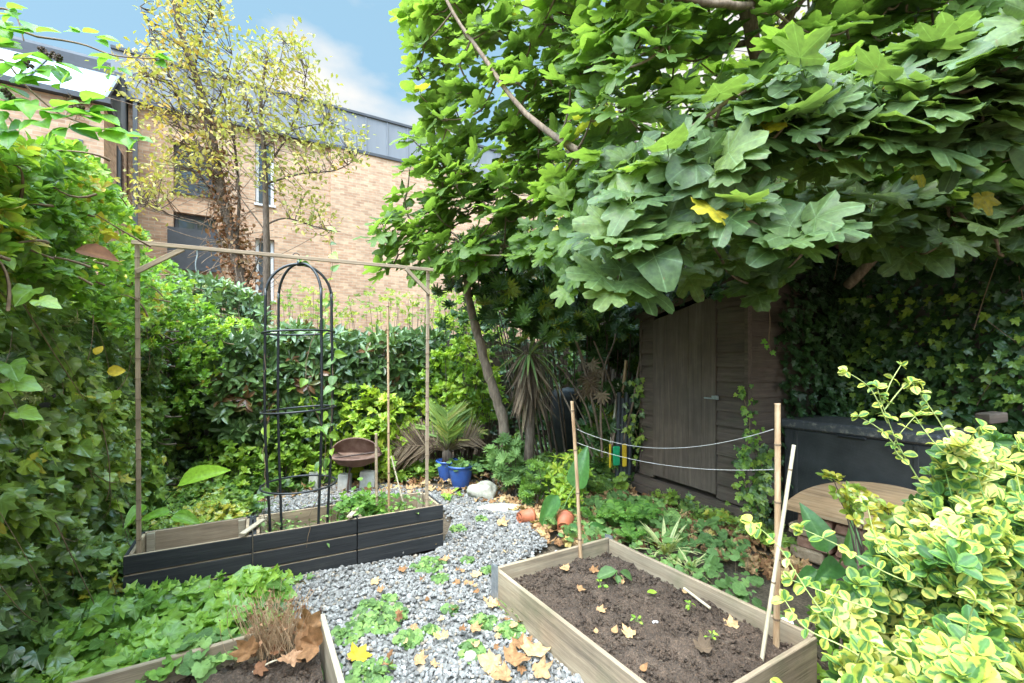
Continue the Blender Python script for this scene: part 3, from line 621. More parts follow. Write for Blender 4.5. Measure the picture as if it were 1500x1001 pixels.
# --- bamboo pole maker
def cane_mesh(pts, r, node=.17, n=10, flare=.13, taper=.9):
    pts = np.asarray(pts, float); L = np.linalg.norm(pts[-1]-pts[0]); K = max(6, int(L/.012)); pp = poly(pts, K); s = np.linspace(0, L, K)
    ph = (s+.05) % node; rr = r*(1-(1-taper)*s/L)*(1+flare*np.exp(-((np.minimum(ph, node-ph))/.008)**2)); return MB().tube(pp, rr, n)
def cane(name, pts, r, m, label=None, cat='cane', parent=None, node=.17, group=None, flare=.13):
    pts = np.asarray(pts, float); base = pts[0]
    o = cane_mesh(pts, r, node, flare=flare).build(name, m, parent, base, smooth=True)
    if not parent: tag(o, label, cat, group)
    L = np.linalg.norm(pts[-1]-pts[0]); K = 60; pp = poly(pts, K); s = np.linspace(0, L, K); q = node-.05
    while q < L-.02:
        c = np.array([np.interp(q, s, pp[:, i]) for i in range(3)]); rq = r*(1-.1*q/L)*(1+flare)+.0006; MB().lathe([(rq*.93, -.005), (rq, -.002), (rq*1.02, .001), (rq*.93, .004)], c, 12).build('node', M['vine'], o, smooth=True); q += node
    return o
# batten frame over the planters
tl = P(201, 357, 2.5); bl_ = np.array([tl[0]+.01, 2.5, .17]); tr = P(627, 396, 3.27); br = np.array([tr[0]-.01, 3.27, .17])
fr = thing('batten_frame', 'tall goal shaped frame of pale battens rising over the black planters', 'plant frame', bl_)
def batt(name, a, b, w_, t_, par):
    a, b = np.array(a), np.array(b); d = b-a; L = np.linalg.norm(d); z = nrm(d); x = nrm(np.cross(np.array([-pu[1], pu[0], 0]), z)); y = np.cross(z, x)
    Rm = np.stack([z, x, y], 1); mb = MB().box((0, 0, 0), (L, w_, t_), tilt=Rm, bev=.002); return mb
def batten(name, a, b, w_, t_, par):
    from mathutils import Matrix
    a, b = np.array(a), np.array(b); d = b-a; L = np.linalg.norm(d); x = nrm(d); y = nrm(np.cross(pv, x)); z = np.cross(x, y)
    mb = MB().box((0, 0, 0), (L, w_, t_), bev=.002); e = Matrix(np.stack([x, y, z], 1).tolist()).to_euler(); c = (a+b)/2
    me = npmesh(name, np.concatenate(mb.v), [i for q in mb.f for i in q], [len(q) for q in mb.f], False); return link(name, me, M['batten'], par, c, e)
batten('post', bl_, tl+UZ*.012, .021, .017, fr); batten('post', br, tr+UZ*.012, .021, .017, fr)
o0 = pv*-.026
batten('crossbar', tl+o0-pu*.02+UZ*.0, tr+o0+pu*.03, .022, .018, fr)
batten('brace', tl+o0+UZ*-.16, tl+o0+pu*.21-UZ*.01, .026, .018, fr); batten('brace', tr+o0-pu*.17-UZ*.01, tr+o0-UZ*.17, .024, .018, fr)
mb = MB()
for (a, b, nk) in ((bl_, tl, 16), (br, tr, 17)):
    for k in range(nk):
        c = a+(b-a)*(k+.8)/(nk+.5); th_ = np.linspace(0, 2*math.pi, 9)
        MB().tube(np.stack([c[0]+.0150*np.cos(th_), c[1]+.0150*np.sin(th_), c[2]+.004*np.sin(th_)], 1), .0018, 5).build('tie', M['vine'], fr, smooth=True)
mb = MB(); hk = tl+(tr-tl)*.165+o0; mb.tube(poly([hk+UZ*.01, hk-UZ*.04+pu*.004, hk-UZ*.09-pu*.004, hk-UZ*.14], 14), .0035, 6); mb.build('hanging_tie', M['zinc'], fr, smooth=True)

# canes in the third planter
def at_pl(s, t, z=.17): q = PL0+pu*s+pv*t; return np.array([q[0], q[1], z])
def ray_up(px, py, Y): return P(px, py, Y)
p = P(570, 750, 3.22); cane('bamboo_cane', [(p[0], p[1], .16), P(569, 600, 3.22), P(568, 447, 3.22)], .0085, M['bamboo'], 'tallest thin bamboo cane in the rightmost planter, standing free', node=.23)
p = P(552, 755, 3.2); cane('bamboo_cane', [(p[0], p[1], .16), P(551, 635, 3.2)], .0105, M['batten'], 'short stout stake in the rightmost planter, left of the tall cane', 'stake', node=.3)
p = P(597, 742, 3.34); cane('bamboo_cane', [(p[0], p[1], .18), P(573, 668, 3.42)], .006, M['cane'], 'short thin cane leaning left inside the rightmost planter', node=.2)

# --- obelisk
oc = np.array([-1.385, 2.965, 0]); ob = thing('garden_obelisk', 'black metal obelisk with arched top and three hoops in the middle planter', 'obelisk', (*oc[:2], .15))
for a0 in (200, 335):
    d = np.array([math.cos(math.radians(a0)), math.sin(math.radians(a0)), 0])
    pts = [oc+d*.165+UZ*.15, oc+d*.175+UZ*.4, oc+d*.20+UZ*1.0, oc+d*.195+UZ*1.74]+[oc+d*.195*math.cos(t)+UZ*(1.76+.215*math.sin(t)+(.006 if a0 > 300 else 0)) for t in np.linspace(.15, math.pi-.15, 13)]+[oc-d*.195+UZ*1.74, oc-d*.20+UZ*1.0, oc-d*.175+UZ*.4, oc-d*.165+UZ*.15]
    MB().tube(poly(pts, 80), .0085, 10).build('arch', M['metal'], ob, smooth=True)
for z, r_, tilt in ((1.53, .215, .01), (1.03, .222, .014), (.545, .225, 0)):
    t = np.linspace(0, 2*math.pi, 49); MB().tube(np.stack([oc[0]+r_*np.cos(t), oc[1]+r_*np.sin(t), z+tilt*np.cos(t)], 1), .0062, 8, False).build('hoop', M['metal'], ob, smooth=True)
top = oc+UZ*1.985; MB().tube(poly([top, top+UZ*.05+U*.0, top+UZ*.06-U*.025, top+UZ*.035-U*.045], 14), .0028, 6).tube([top-UZ*.02, top+UZ*.012], .014, 8).build('finial', M['metal'], ob, smooth=True)

# climber on the obelisk
cl = thing('climbing_plant', 'thin climbing stem with round green leaves on the metal obelisk', 'climber', (*oc[:2], .2))
cs = []; lp = []
for a0, zt in ((20, 2.0), (325, 1.5), (200, 1.2)):
    t = np.linspace(0, 1, 26); a = math.radians(a0)+.35*np.sin(t*9+a0); c = np.stack([oc[0]+.2*np.cos(a), oc[1]+.2*np.sin(a), .2+t*zt], 1)+R.normal(0, .006, (26, 3)); cs.append(c)
    for k in range(6, 26):
        if R.random() < (.95 if a0 == 20 else .35): lp.append(c[k])
cs = np.array(cs); strand_obj('stem', cs, .002, M['vine'], cl)
lp = np.array(lp+[top+UZ*.01, top+U*.04, top+UZ*.03+U*.08]); N = len(lp)
lf = Leaves(); lf.add(T_HEART, lp+R.normal(0, .015, (N, 3)), R.normal(0, .5, (N, 3))+np.array([-.2, -.8, .7]), R.normal(0, .6, (N, 3))+np.array([.3, 0, -.1]), R.uniform(.045, .085, N)); lf.build('leaves', M['ivy_bright'], cl)

# ================================================================== SHED, BOX, BENCH
sh0 = np.array([1.365, 4.75, 0]); fdir = nrm(np.array([.435, -.90, 0])); sdir = np.array([.90, .435, 0]); shW, shD = 1.2, 1.1
fe = sh0+fdir*shW
shed = thing('garden_shed', 'dark brown wooden shed with a plank door, leaning under the fig tree', 'shed', sh0)
def quadbox(mb, p00, p10, p11, p01, nrm_, t):
    a = np.array([p00, p10, p11, p01]); b = a-nrm_*t; mb.add(np.concatenate([a, b]), [(0, 1, 2, 3), (7, 6, 5, 4), (0, 4, 5, 1), (1, 5, 6, 2), (2, 6, 7, 3), (3, 7, 4, 0)])
zb = .17; zl, zr = 1.80, 2.06
def ztop(s): return zl+(zr-zl)*s/shW
fang = math.atan2(fdir[1], fdir[0])
def clad(name, s0, s1, start, dirn, nout, zt0, zt1, off=0.):
    """overlapping horizontal boards, own frame with X along the wall"""
    mb = MB(); z = zb; ang = math.atan2(dirn[1], dirn[0]); nl = -1
    while z < max(zt0, zt1)-.01:
        h = .125
        def zt(s): return zt0+(zt1-zt0)*(s-s0)/(s1-s0)
        za0, za1 = min(z+h, zt(s0)), min(z+h, zt(s1))
        if za0 > z+.01 or za1 > z+.01:
            za0 = max(za0, z+.005); za1 = max(za1, z+.005); jj = R.uniform(-.002, .002)
            v = [[s0, .020+off+jj, z], [s1, .020+off+jj, z], [s1, .002+off, za1+.008], [s0, .002+off, za0+.008], [s0, -.012, z], [s1, -.012, z], [s1, -.012, za1+.008], [s0, -.012, za0+.008]]
            v = [[a, b*sgn(dirn, nout), c] for a, b, c in v]; mb.add(v, [(0, 1, 2, 3), (7, 6, 5, 4), (0, 4, 5, 1), (1, 5, 6, 2), (2, 6, 7, 3), (3, 7, 4, 0)])
        z += h
    v = np.concatenate(mb.v); me = npmesh(name, v, [i for q in mb.f for i in q], [len(q) for q in mb.f], False); return link(name, me, M['shedh'], shed, (start[0], start[1], 0), (0, 0, ang))
def sgn(d, n): return 1. if (-d[1]*n[0]+d[0]*n[1]) > 0 else -1.
fn = -sdir
clad('front_cladding', 0, .17, sh0, fdir, fn, ztop(0)-.03, ztop(.17)-.03); clad('front_cladding', .93, shW, sh0, fdir, fn, ztop(.93)-.03, ztop(shW)-.03)
clad('side_cladding', 0, shD, fe, sdir, fdir, zr, zr-.05)
clad('side_cladding', 0, shD, sh0, sdir, -fdir, zl, zl-.05)
# door: vertical planks
door = None; mb = MB(); xs = np.linspace(.175, .925, 6)
for i in range(5):
    a, b = xs[i]+.0015, xs[i+1]-.0015; y0 = .024*sgn(fdir, fn)+R.uniform(-.001, .001)
    v = [[a, y0, zb+.03], [b, y0, zb+.03], [b, y0, ztop(b)-.09], [a, y0, ztop(a)-.09]]; v2 = [[q[0], -.01*sgn(fdir, fn), q[2]] for q in v]
    mb.add(v+v2, [(0, 1, 2, 3), (7, 6, 5, 4), (0, 4, 5, 1), (1, 5, 6, 2), (2, 6, 7, 3), (3, 7, 4, 0)])
me = npmesh('door', np.concatenate(mb.v), [i for q in mb.f for i in q], [len(q) for q in mb.f], False); door = link('door', me, M['shed'], shed, (sh0[0], sh0[1], 0), (0, 0, fang))
s_ = sgn(fdir, fn)
def onfront(name, parts, m, par, smooth=False):
    mb = MB()
    for c, d in parts: mb.box((c[0], c[1]*s_, c[2]), d, bev=.0015)
    me = npmesh(name, np.concatenate(mb.v), [i for q in mb.f for i in q], [len(q) for q in mb.f], smooth); me.materials.append(m)
    o = bpy.data.objects.new(name, me); C.objects.link(o); o.parent = par; o.location = (0, 0, 0) if par is door else Vector((0, 0, 0))
    if par is not door: o.rotation_euler = (0, 0, fang)
    return o
onfront('latch', [((.93, .034, 1.03), (.07, .012, .03)), ((.86, .032, 1.02), (.10, .008, .012)), ((.95, .042, 1.04), (.02, .02, .02))], M['zinc'], door)
mb = MB(); 
def frontbar(name, s0, s1, z0, z1, z2, z3, y0, y1, m):
    v = [[s0, y1*s_, z0], [s1, y1*s_, z1], [s1, y1*s_, z3], [s0, y1*s_, z2], [s0, y0*s_, z0], [s1, y0*s_, z1], [s1, y0*s_, z3], [s0, y0*s_, z2]]
    me = npmesh(name, v, [0, 1, 2, 3, 7, 6, 5, 4, 0, 4, 5, 1, 1, 5, 6, 2, 2, 6, 7, 3, 3, 7, 4, 0], [4]*6, False); return link(name, me, m, shed, (sh0[0], sh0[1], 0), (0, 0, fang))
frontbar('fascia', -.06, shW+.08, ztop(-.06)-.05, ztop(shW+.08)-.05, ztop(-.06)+.05, ztop(shW+.08)+.05, .03, .055, M['shedh'])
frontbar('corner_post', shW, shW+.03, zb, zb, ztop(shW)-.05, ztop(shW)-.05, -.03, .02, M['shedh'])
frontbar('corner_post', -.03, 0, zb, zb, ztop(0)-.05, ztop(0)-.05, -.03, .02, M['shedh'])
# roof
a0 = sh0-fdir*.1+fn*.1; a1 = fe+fdir*.12+fn*.1; b1 = a1+sdir*(shD+.25); b0 = a0+sdir*(shD+.25)
mb = MB(); quadbox(mb, [*a0[:2], zl+.06-.02], [*a1[:2], zr+.075], [*b1[:2], zr+.03], [*b0[:2], zl-.01], np.array([0, 0, 1.]), .03); mb.build('roof', M['felt'], shed)
for yo, zz, hh in ((.05, .08, .07), (.10, .0, .08)):
    frontbar('plinth_beam', -.08, shW+.06, zz, zz, zz+hh, zz+hh, yo-.06, yo, M['shedh'])
frontbar('plinth_beam', -.0, shW, -.02, -.02, zb+.02, zb+.02, -.15, -.1, M['shedh'])

# storage box
bx0 = np.array([2.20, 3.74]); bd = nrm(np.array([.50, -.86])); bnn = np.array([.86, .50])
sb = thing('storage_box', 'dark grey plastic garden storage box against the ivy beside the shed', 'storage box', (*bx0, .27)); ba = math.atan2(bd[1], bd[0])
def boxpart(name, s0, s1, t0, t1, z0, z1, m, bev=.012, par=sb):
    c = bx0+bd*(s0+s1)/2+bnn*(t0+t1)/2; mb = MB().box((0, 0, 0), (s1-s0, t1-t0, z1-z0), bev=bev)
    me = npmesh(name, np.concatenate(mb.v), [i for q in mb.f for i in q], [len(q) for q in mb.f], False); return link(name, me, m, par, (c[0], c[1], (z0+z1)/2), (0, 0, ba))
bd_ = boxpart('body', .02, .98, .02, .53, .0, .80, M['weave']); boxpart('lid', 0, 1.0, 0, .55, .80, .875, M['lid'], .015)
boxpart('handle', .42, .60, -.006, .02, .785, .805, M['metal'], .004)
for s in (.10, .86): boxpart('rib', s, s+.03, .012, .03, .03, .79, M['weave'], .004)

# half round bench on brick piers
be = thing('garden_bench', 'half round wooden bench top resting on rough brick piers before the storage box', 'bench', (1.95, 3.22, 0))
f0 = G(1148, 738, .36)[:2]; f1 = G(1325, 782, .36)[:2]; fd = nrm(f1-f0); fL = np.linalg.norm(f1-f0)+.25; fnn = np.array([-fd[1], fd[0]])
fnn = fnn if fnn[0] > 0 else -fnn
mb = MB(); n = 32; out_ = [(0, 0)]+[(fL/2-fL/2*math.cos(t), .50*math.sin(t)**.8) for t in np.linspace(.12, math.pi-.12, n)]+[(fL, 0)]
vt = []; 
for zz in (.355, .325):
    for s, t in out_: vt.append([s, t, zz+t*.32])
m_ = len(out_); mb.add(vt, [tuple(range(m_)), tuple(range(m_, 2*m_))[::-1]]+[(i, (i+1) % m_, m_+(i+1) % m_, m_+i)[::-1] for i in range(m_)])
sg = 1 if (-fd[1]*fnn[0]+fd[0]*fnn[1]) > 0 else -1
v = np.concatenate(mb.v)*np.array([1, sg, 1]); me = npmesh('bench_top', v, [i for q in mb.f for i in q], [len(q) for q in mb.f], False); link('bench_top', me, M['bench'], be, (*f0, 0), (0, 0, math.atan2(fd[1], fd[0])))
def bricks(pts_s, par, nm='brick'):
    for s0, cnt in pts_s:
        for row in range(4):
            for k in range(cnt):
                c = f0+fd*(s0+k*.225+(row % 2)*.06+R.uniform(-.01, .01))+fnn*(.13+R.uniform(-.012, .012))
                mb = MB().box((0, 0, 0), (.205+R.uniform(-.02, .01), .20, .068), bev=.009); vv = np.concatenate(mb.v); vv += R.normal(0, .004, vv.shape)
                me = npmesh(nm, vv, [i for q in mb.f for i in q], [len(q) for q in mb.f], False)
                link(nm, me, M[random.choice(['b1', 'b2', 'b3'])], par, (c[0], c[1], .042+row*.078), (0, 0, math.atan2(fd[1], fd[0])+R.normal(0, .05)))
M['b1'] = simple('brick_red', [(.3, (.20, .10, .065)), (.7, (.36, .2, .14))], 25, .95, .2, .8); M['b2'] = simple('brick_buff', [(.3, (.22, .15, .09)), (.7, (.40, .29, .19))], 25, .95, .2, .8); M['b3'] = simple('brick_mossy', [(.35, (.15, .14, .08)), (.7, (.30, .23, .15))], 25, .95, .2, .8)
bricks([(.12, 4)], be)
# dark timber offcut at the far right
c = P(1452, 612, 2.75); o = MB().box((0, 0, 0), (.15, .08, .06), bev=.006).build('timber_offcut', M['shedh'], None, tuple(c), (0, -.06, .25), local=True); tag(o, 'short dark timber offcut poking out of the ivy at the right edge', 'timber')
# bundle of grey pipe / panels against the shed
mb = MB()
pb = sh0-fdir*.08+fn*.12
for k in range(4):
    q = pb+fn*.035*k-fdir*.02*k; mb.tube([[q[0], q[1], .02], [q[0]+.03, q[1]+.03, .95+.06*(k % 2)]], .022, 10)
o = mb.build('plastic_pipes', M['plastic'], None, (*pb[:2], 0)); tag(o, 'dark grey plastic pipes standing against the shed\'s left corner', 'pipes')
for k, (dx, h, lab) in enumerate(((-.14, 1.35, 'tallest thin plank leaning beside the dark pipes left of the shed'), (-.22, 1.1, 'shorter thin plank leaning beside the dark pipes left of the shed'))):
    a = pb+np.array([dx, .1, .0]); b = a+np.array([.16, .08, h]); mb = MB().tube([a, b], .018, 4); tag(mb.build('leaning_plank', M['cane' if k else 'bamboo'], None, a), lab, 'plank', 'planks leaning by the shed')
# green and yellow garden toy/tool
gp = G(905, 716); gp = P(903, 668, 4.7)
t1 = thing('garden_tool', 'small green and yellow plastic tool head standing by the shed pipes', 'tool', gp-UZ*.12)
MB().box(gp, (.075, .03, .2), .2, bev=.01).build('green_head', M['green_p'], t1); MB().box(gp+np.array([.09, .03, .0]), (.05, .03, .24), .2, bev=.01).build('yellow_head', M['yellow_p'], t1)
MB().box(gp+np.array([-.065, .0, .0]), (.02, .02, .24), .2, bev=.004).build('yellow_head', M['yellow_p'], t1)
# hidden grey bin in the shrubs
bp = P(832, 600, 6.0); o = MB().lathe([(.0, .0), (.22, .0), (.22, .85), (.23, .88), (.20, .95), (.0, 1.0)], (bp[0], bp[1], .0), 24).build('compost_bin', M['plastic'], None, (bp[0], bp[1], .0), smooth=True); tag(o, 'dull grey plastic bin half hidden behind the bare stems', 'bin')

# ================================================================== CANES + STRING (right bed)
def on_soil(px, py, z=.13): return G(px, py, z)
c1 = G(851, 822, .13); c1t = P(838, 588, c1[1]+.04); k1 = cane('bamboo_cane', [c1-UZ*.03, (c1+c1t)/2+np.array([.004, 0, 0]), c1t], .0115, M['bamboo'], 'stout bamboo cane at the back end of the right raised bed, holding both strings', node=.24)
c2 = G(1137, 943, .15); c2t = P(1139, 591, c2[1]); k2_ = cane('bamboo_cane', [c2-UZ*.03, (c2+c2t)/2+np.array([.003, 0, 0]), c2t], .0130, M['bamboo'], 'stoutest bamboo cane, upright at the near right corner of the raised bed', node=.22)
c3 = G(1115, 962, .15)+np.array([0, 0, 0]); c3t = P(1163, 652, c3[1]+.06); cane('bamboo_cane', [c3-UZ*.03, c3t], .0085, M['cane'], 'thin pale cane leaning right against the stoutest bamboo cane', node=.4, flare=.05)
def sag(a, b, s, K=30):
    t = np.linspace(0, 1, K)[:, None]; return a+(b-a)*t-UZ*s*4*t*(1-t)
Y1, Y2 = c1t[1], c2t[1]
a = P(843, 628, Y1); b = P(1133, 629, Y2); tag(MB().tube(sag(a, b, .10), .0014, 6).build('string', M['string'], None, a, smooth=True), 'upper pale string sagging between the two bamboo canes', 'string', 'strings tied between bamboo canes')
a = P(844, 648, Y1); b = P(1133, 688, Y2); tag(MB().tube(sag(a, b, .055), .0014, 6).build('string', M['string'], None, a, smooth=True), 'lower pale string sagging between the two bamboo canes', 'string', 'strings tied between bamboo canes')
# ================================================================== SMALL OBJECTS
# fire bowl on legs with concrete blocks
fb = P(522, 682, 4.75); fb[2] = .0
fire = thing('fire_bowl', 'rusty iron fire bowl with an arched rim, at the back of the gravel', 'fire bowl', fb)
MB().lathe([(.0, .24), (.10, .245), (.19, .28), (.25, .345), (.265, .35), (.24, .36), (.18, .32), (.0, .29)], (fb[0], fb[1], .01), 36).build('bowl', M['rust'], fire, smooth=True)
t = np.linspace(0, math.pi, 24); arc = np.stack([fb[0]+.25*np.cos(t), fb[1]+0*t-.02, .39+.15*np.sin(t)], 1)
v = []; 
mb = MB().tube(arc, .010, 6); mb.add([*(arc+np.array([0, .03, 0])), *(np.stack([arc[:, 0], arc[:, 1]+.1, arc[:, 2]*0+.37], 1))], [(i, i+1, 24+i+1, 24+i) for i in range(23)]); mb.build('arched_rim', M['rust'], fire, smooth=True)
MB().tube([fb+np.array([-.28, -.1, .34]), fb+np.array([.27, -.12, .42])], .009, 6).build('grill_bar', M['darkrust'], fire)
for a in (.6, 2.6, 4.6):
    d = np.array([math.cos(a), math.sin(a), 0]); MB().tube([fb+d*.14+UZ*.29, fb+d*.2+UZ*.02], .010, 6).build('leg', M['darkrust'], fire)
for px, py, Y, s, rz, lab in ((460, 716, 4.55, (.085, .10, .2), .25, 'pale concrete block standing alone left of the fire bowl'), (505, 718, 4.5, (.12, .1, .18), .1, 'concrete block under the left side of the fire bowl'), (540, 716, 4.6, (.16, .1, .2), -.1, 'broad concrete block under the right side of the fire bowl')):
    q = G(px, py+2); Yq = q[1]; c = np.array([q[0], q[1], s[2]/2+.0]); mb = MB().box((0, 0, 0), s, bev=.006); o = mb.build('concrete_block', M['concrete'], None, tuple(c), (0, .03, rz), local=True); tag(o, lab, 'concrete block', 'concrete blocks round the fire bowl')
# blue pots
def pot_profile(r, h): return [(0, 0), (r*.62, 0), (r*.66, .01), (r*.80, h*.35), (r*.93, h*.75), (r*.98, h*.9), (r*1.06, h*.93), (r*1.06, h), (r*.96, h), (r*.9, h*.85), (0, h*.85)]
def pot(px, py, r, h, label, flute=0):
    c = G(px, py, .0); o = thing('blue_pot', label, 'plant pot', c, 0, 'blue glazed pots'); mb = MB().lathe(pot_profile(r, h), c, 48)
    if flute:
        v = mb.v[0]; d = v[:, :2]-c[:2]; a = np.arctan2(d[:, 1], d[:, 0]); v[:, :2] = c[:2]+d*(1+.012*np.sin(a*24))[:, None]
    mb.build('pot', M['blue'], o, smooth=True); MB().lathe([(0, h*.86), (r*.9, h*.86)], c, 24).build('soil', M['soil'], o); return c
pc1 = pot(675, 713, .135, .235, 'larger fluted blue glazed pot, right of the pair, with a leafy green plant', 1)
pc2 = pot(655, 704, .12, .23, 'smaller blue glazed pot half hidden behind the fluted one, left of the pair')
# rock
def blob(c, r, sc, seed, K=14, name='rock', m=None):
    v = []; f = []
    for i in range(K+1):
        th_ = math.pi*i/K
        for j in range(K*2):
            ph = math.pi*j/K; d = np.array([math.sin(th_)*math.cos(ph), math.sin(th_)*math.sin(ph), math.cos(th_)])
            q = 1+.28*nz3(d, 1.5, seed)+.12*nz3(d, 4, seed+1)+.04*nz3(d, 11, seed); v.append(np.array(c)+d*q*np.array(r))
    for i in range(K):
        for j in range(K*2): f.append((i*K*2+j, i*K*2+(j+1) % (K*2), (i+1)*K*2+(j+1) % (K*2), (i+1)*K*2+j)[::-1])
    return MB().add(v, f).build(name, m or M['rock'], None, c, smooth=True)
tag(blob(G(707, 722, .06), (.15, .11, .10), 1, 3), 'pale rough rock beside the fluted blue pot', 'rock')
tag(blob(G(688, 962, .03)+np.array([0, 0, 0]), (.03, .03, .02), 1, 5, 8), 'small round pebble on the gravel among weeds', 'pebble')
tag(blob(G(735, 745, .02), (.22, .1, .035), 1, 8), 'flat earthy stone slab at the edge of the gravel behind the left terracotta pot', 'stone')
# terracotta pots lying down
from mathutils import Matrix
def lying(px, py, r, h, az, label, tiltx=.0):
    c = G(px, py, .0+r); d = np.array([math.cos(az), math.sin(az), -.05+tiltx]); d = nrm(d); x = nrm(np.cross(d, UZ)); y = np.cross(d, x); Mx = np.stack([x, y, d], 1)
    o = thing('terracotta_pot', label, 'plant pot', c-UZ*r, 0, 'terracotta plastic pots lying on their sides')
    MB().lathe([(r*.72, -h*.5), (r*.9, h*.28), (r*1.0, h*.28), (r*1.02, h*.5), (r*.94, h*.5), (r*.86, h*.2), (r*.68, -h*.46)], c, 32, Mx).build('pot', M['terra'], o, smooth=True)
    MB().lathe([(0, -h*.5), (r*.35, -h*.5), (r*.40, -h*.47), (r*.55, -h*.47), (r*.6, -h*.5), (r*.72, -h*.5)], c, 32, Mx).build('pot_base', M['terra'], o, smooth=True)
    for k in range(4):
        a = k*1.57+.4; q = c-d*(h*.505)+(x*math.cos(a)+y*math.sin(a))*r*.48; MB().lathe([(0, 0), (r*.09, 0)], q, 10, Mx).build('drain_hole', M['potdark'], o)
lying(770, 757, .062, .125, .55, 'terracotta plastic pot on its side at the gravel edge, the left of two')
lying(827, 766, .070, .14, 1.35, 'terracotta plastic pot on its side with drain holes showing, the right of two', .35)

# fallen leaves that can be told apart -----------------------------------
def fallen(px, py, size, az, label, m='dead', z=.02, rnd=.6, T=T_MAPLE, curl=.5, up=(0, -.15, 1), nm='fallen_leaf', cat='leaf', group='fallen leaves'):
    c = G(px, py, z); lf = Leaves(); lf.add(T, c+UZ*.012, np.array(up), np.array([math.cos(az), math.sin(az), 0]), size, np.array([rnd]), bend=(-curl, curl*.3), fold=(-curl*.3, curl*.6), twist=.3)
    o = lf.build(nm, M[m], None, c); tag(o, label, cat, group)
S_ = .155
for q in [
 (831, 835, .045, 2.9, 'flat tan fallen leaf on the soil, left of the leafy seedling'), (868, 838, .045, .6, 'pale brown fallen leaf on the soil beside the leafy seedling'),
 (849, 866, .038, .2, 'small orange brown leaf on the soil near the left board'), (911, 852, .05, 3.0, 'tan leaf lying under the leafy seedling'),
 (878, 898, .04, .1, 'pale tan oblong leaf in the middle left of the soil'), (873, 931, .026, 1.4, 'tiny squarish brown leaf near the left board'),
 (899, 930, .036, .9, 'dark curled brown leaf beside a paler triangular one'), (924, 932, .05, 2.2, 'pale triangular brown leaf in the middle of the soil'),
 (940, 986, .035, .5, 'small pale brown leaf at the near end of the soil'), (1005, 872, .032, 2.0, 'small brown leaf touching a pale stick on the soil'),
 (1072, 919, .045, 1.3, 'reddish brown leaf standing up left of the thin leaning cane')]:
    fallen(q[0], q[1], q[2], q[3], q[4]+' in the right bed' if 'right bed' not in q[4] else q[4], z=S_-.01, rnd=R.uniform(.2, .8), T=T_MAPLE if q[2] > .036 else T_HEART, group='fallen leaves on the soil of the right bed')
fallen(948, 871, .05, 0, 'fresh lime green leaf lying flat on the soil in the right bed', 'bright', S_, .8, T_OVATE, .15)
fallen(1030, 955, .05, 1.4, 'dry olive brown crumpled leaf at the near end of the right bed', 'dryleaf', S_, .3, T_MAPLE, 1.6)
for q in [(547, 855, .05, .3, 'reddish brown leaf on gravel near the middle planter foot'), (556, 868, .035, 1.2, 'small ochre leaf on gravel near the middle planter foot'), (699, 845, .05, 2.2, 'rusty curled leaf among the weeds near the right bed corner'),
          (733, 769, .08, .2, 'broad pale tan leaf on gravel left of the terracotta pots'), (640, 796, .06, 3.0, 'olive tan leaf on gravel right of the planters'), (652, 822, .04, 1, 'orange leaf on the weeds right of the planters'),
          (722, 889, .05, 2, 'pale tan leaf on gravel against the right bed board'), (694, 925, .05, .4, 'tan leaf under the round weeds in mid gravel'), (612, 972, .05, .3, 'small pinkish tan leaf on gravel near the photo bottom'),
          (588, 838, .04, 1.2, 'small brown leaf by the planters right foot')]:
    fallen(q[0], q[1], q[2], q[3], q[4], z=.03, rnd=R.uniform(.3, .95), group='fallen leaves on the gravel')
fallen(523, 966, .065, 1.3, 'bright yellow curled leaf on gravel beside the left bed', 'yellow', .03, .6, T_MAPLE, .55, (0, -.5, 1))
for q in [(725, 975, .08, 2.8, 'leftmost crumpled brown leaf of the pile beside the right bed'), (752, 972, .09, .7, 'largest crumpled leaf in the middle of the pile beside the right bed'), (782, 960, .085, 1.2, 'paler flat leaf on the right of the pile beside the right bed'), (788, 985, .07, .2, 'yellowish tan leaf at the front of the pile beside the right bed'), (742, 995, .07, 3.4, 'ochre curled leaf at the front of the pile beside the right bed'), (765, 948, .07, 1.6, 'tan leaf at the back of the pile, nearest the right bed board')]:
    fallen(q[0], q[1], q[2], q[3], q[4], z=.035, rnd=R.uniform(.25, .8), curl=1.1, group='leaf pile beside the right bed')
# big curled leaves in the left bed
for q in [(452, 925, .085, 1.9, 'tallest big curled brown leaf standing in the corner of the left bed', .35), (440, 948, .08, .6, 'big curled rusty leaf lying against the left bed side board', .15), (462, 950, .075, 2.8, 'smaller curled rusty leaf at the corner board of the left bed', .2), (365, 960, .06, 2.2, 'dull brown leaf at the foot of the dried stalks in the left bed', .3)]:
    fallen(q[0], q[1], q[2], q[3], q[4], z=.19, rnd=q[5], curl=1.5, up=(.2, -.9, .6), group='curled leaves in the left bed')
a = G(1002, 862, S_+.01); b = G(1040, 891, S_+.01); tag(MB().tube([a, b], .0065, 6).build('stick', M['cane'], None, a), 'short pale stick lying on the soil of the right bed', 'stick')
a = G(370, 985, .15); b = G(425, 962, .15); tag(MB().tube(poly([a, (a+b)/2+UZ*.01, b], 8), .0035, 6).build('stick', M['cane'], None, a), 'pale dry stalk lying on the soil of the left bed', 'stick')
c = G(1152, 928, .17)+np.array([.02, .04, .02]); o = blob(c, (.035, .025, .02), 1, 12, 12, 'crumpled_wrapper', M['white']); tag(o, 'crumpled white plastic scrap in the right corner of the raised bed', 'litter')
c = G(960, 912, S_); tag(blob(c, (.016, .01, .008), 1, 14, 8, 'broken_shard', M['white']), 'tiny white broken shard on the soil of the right bed', 'litter')

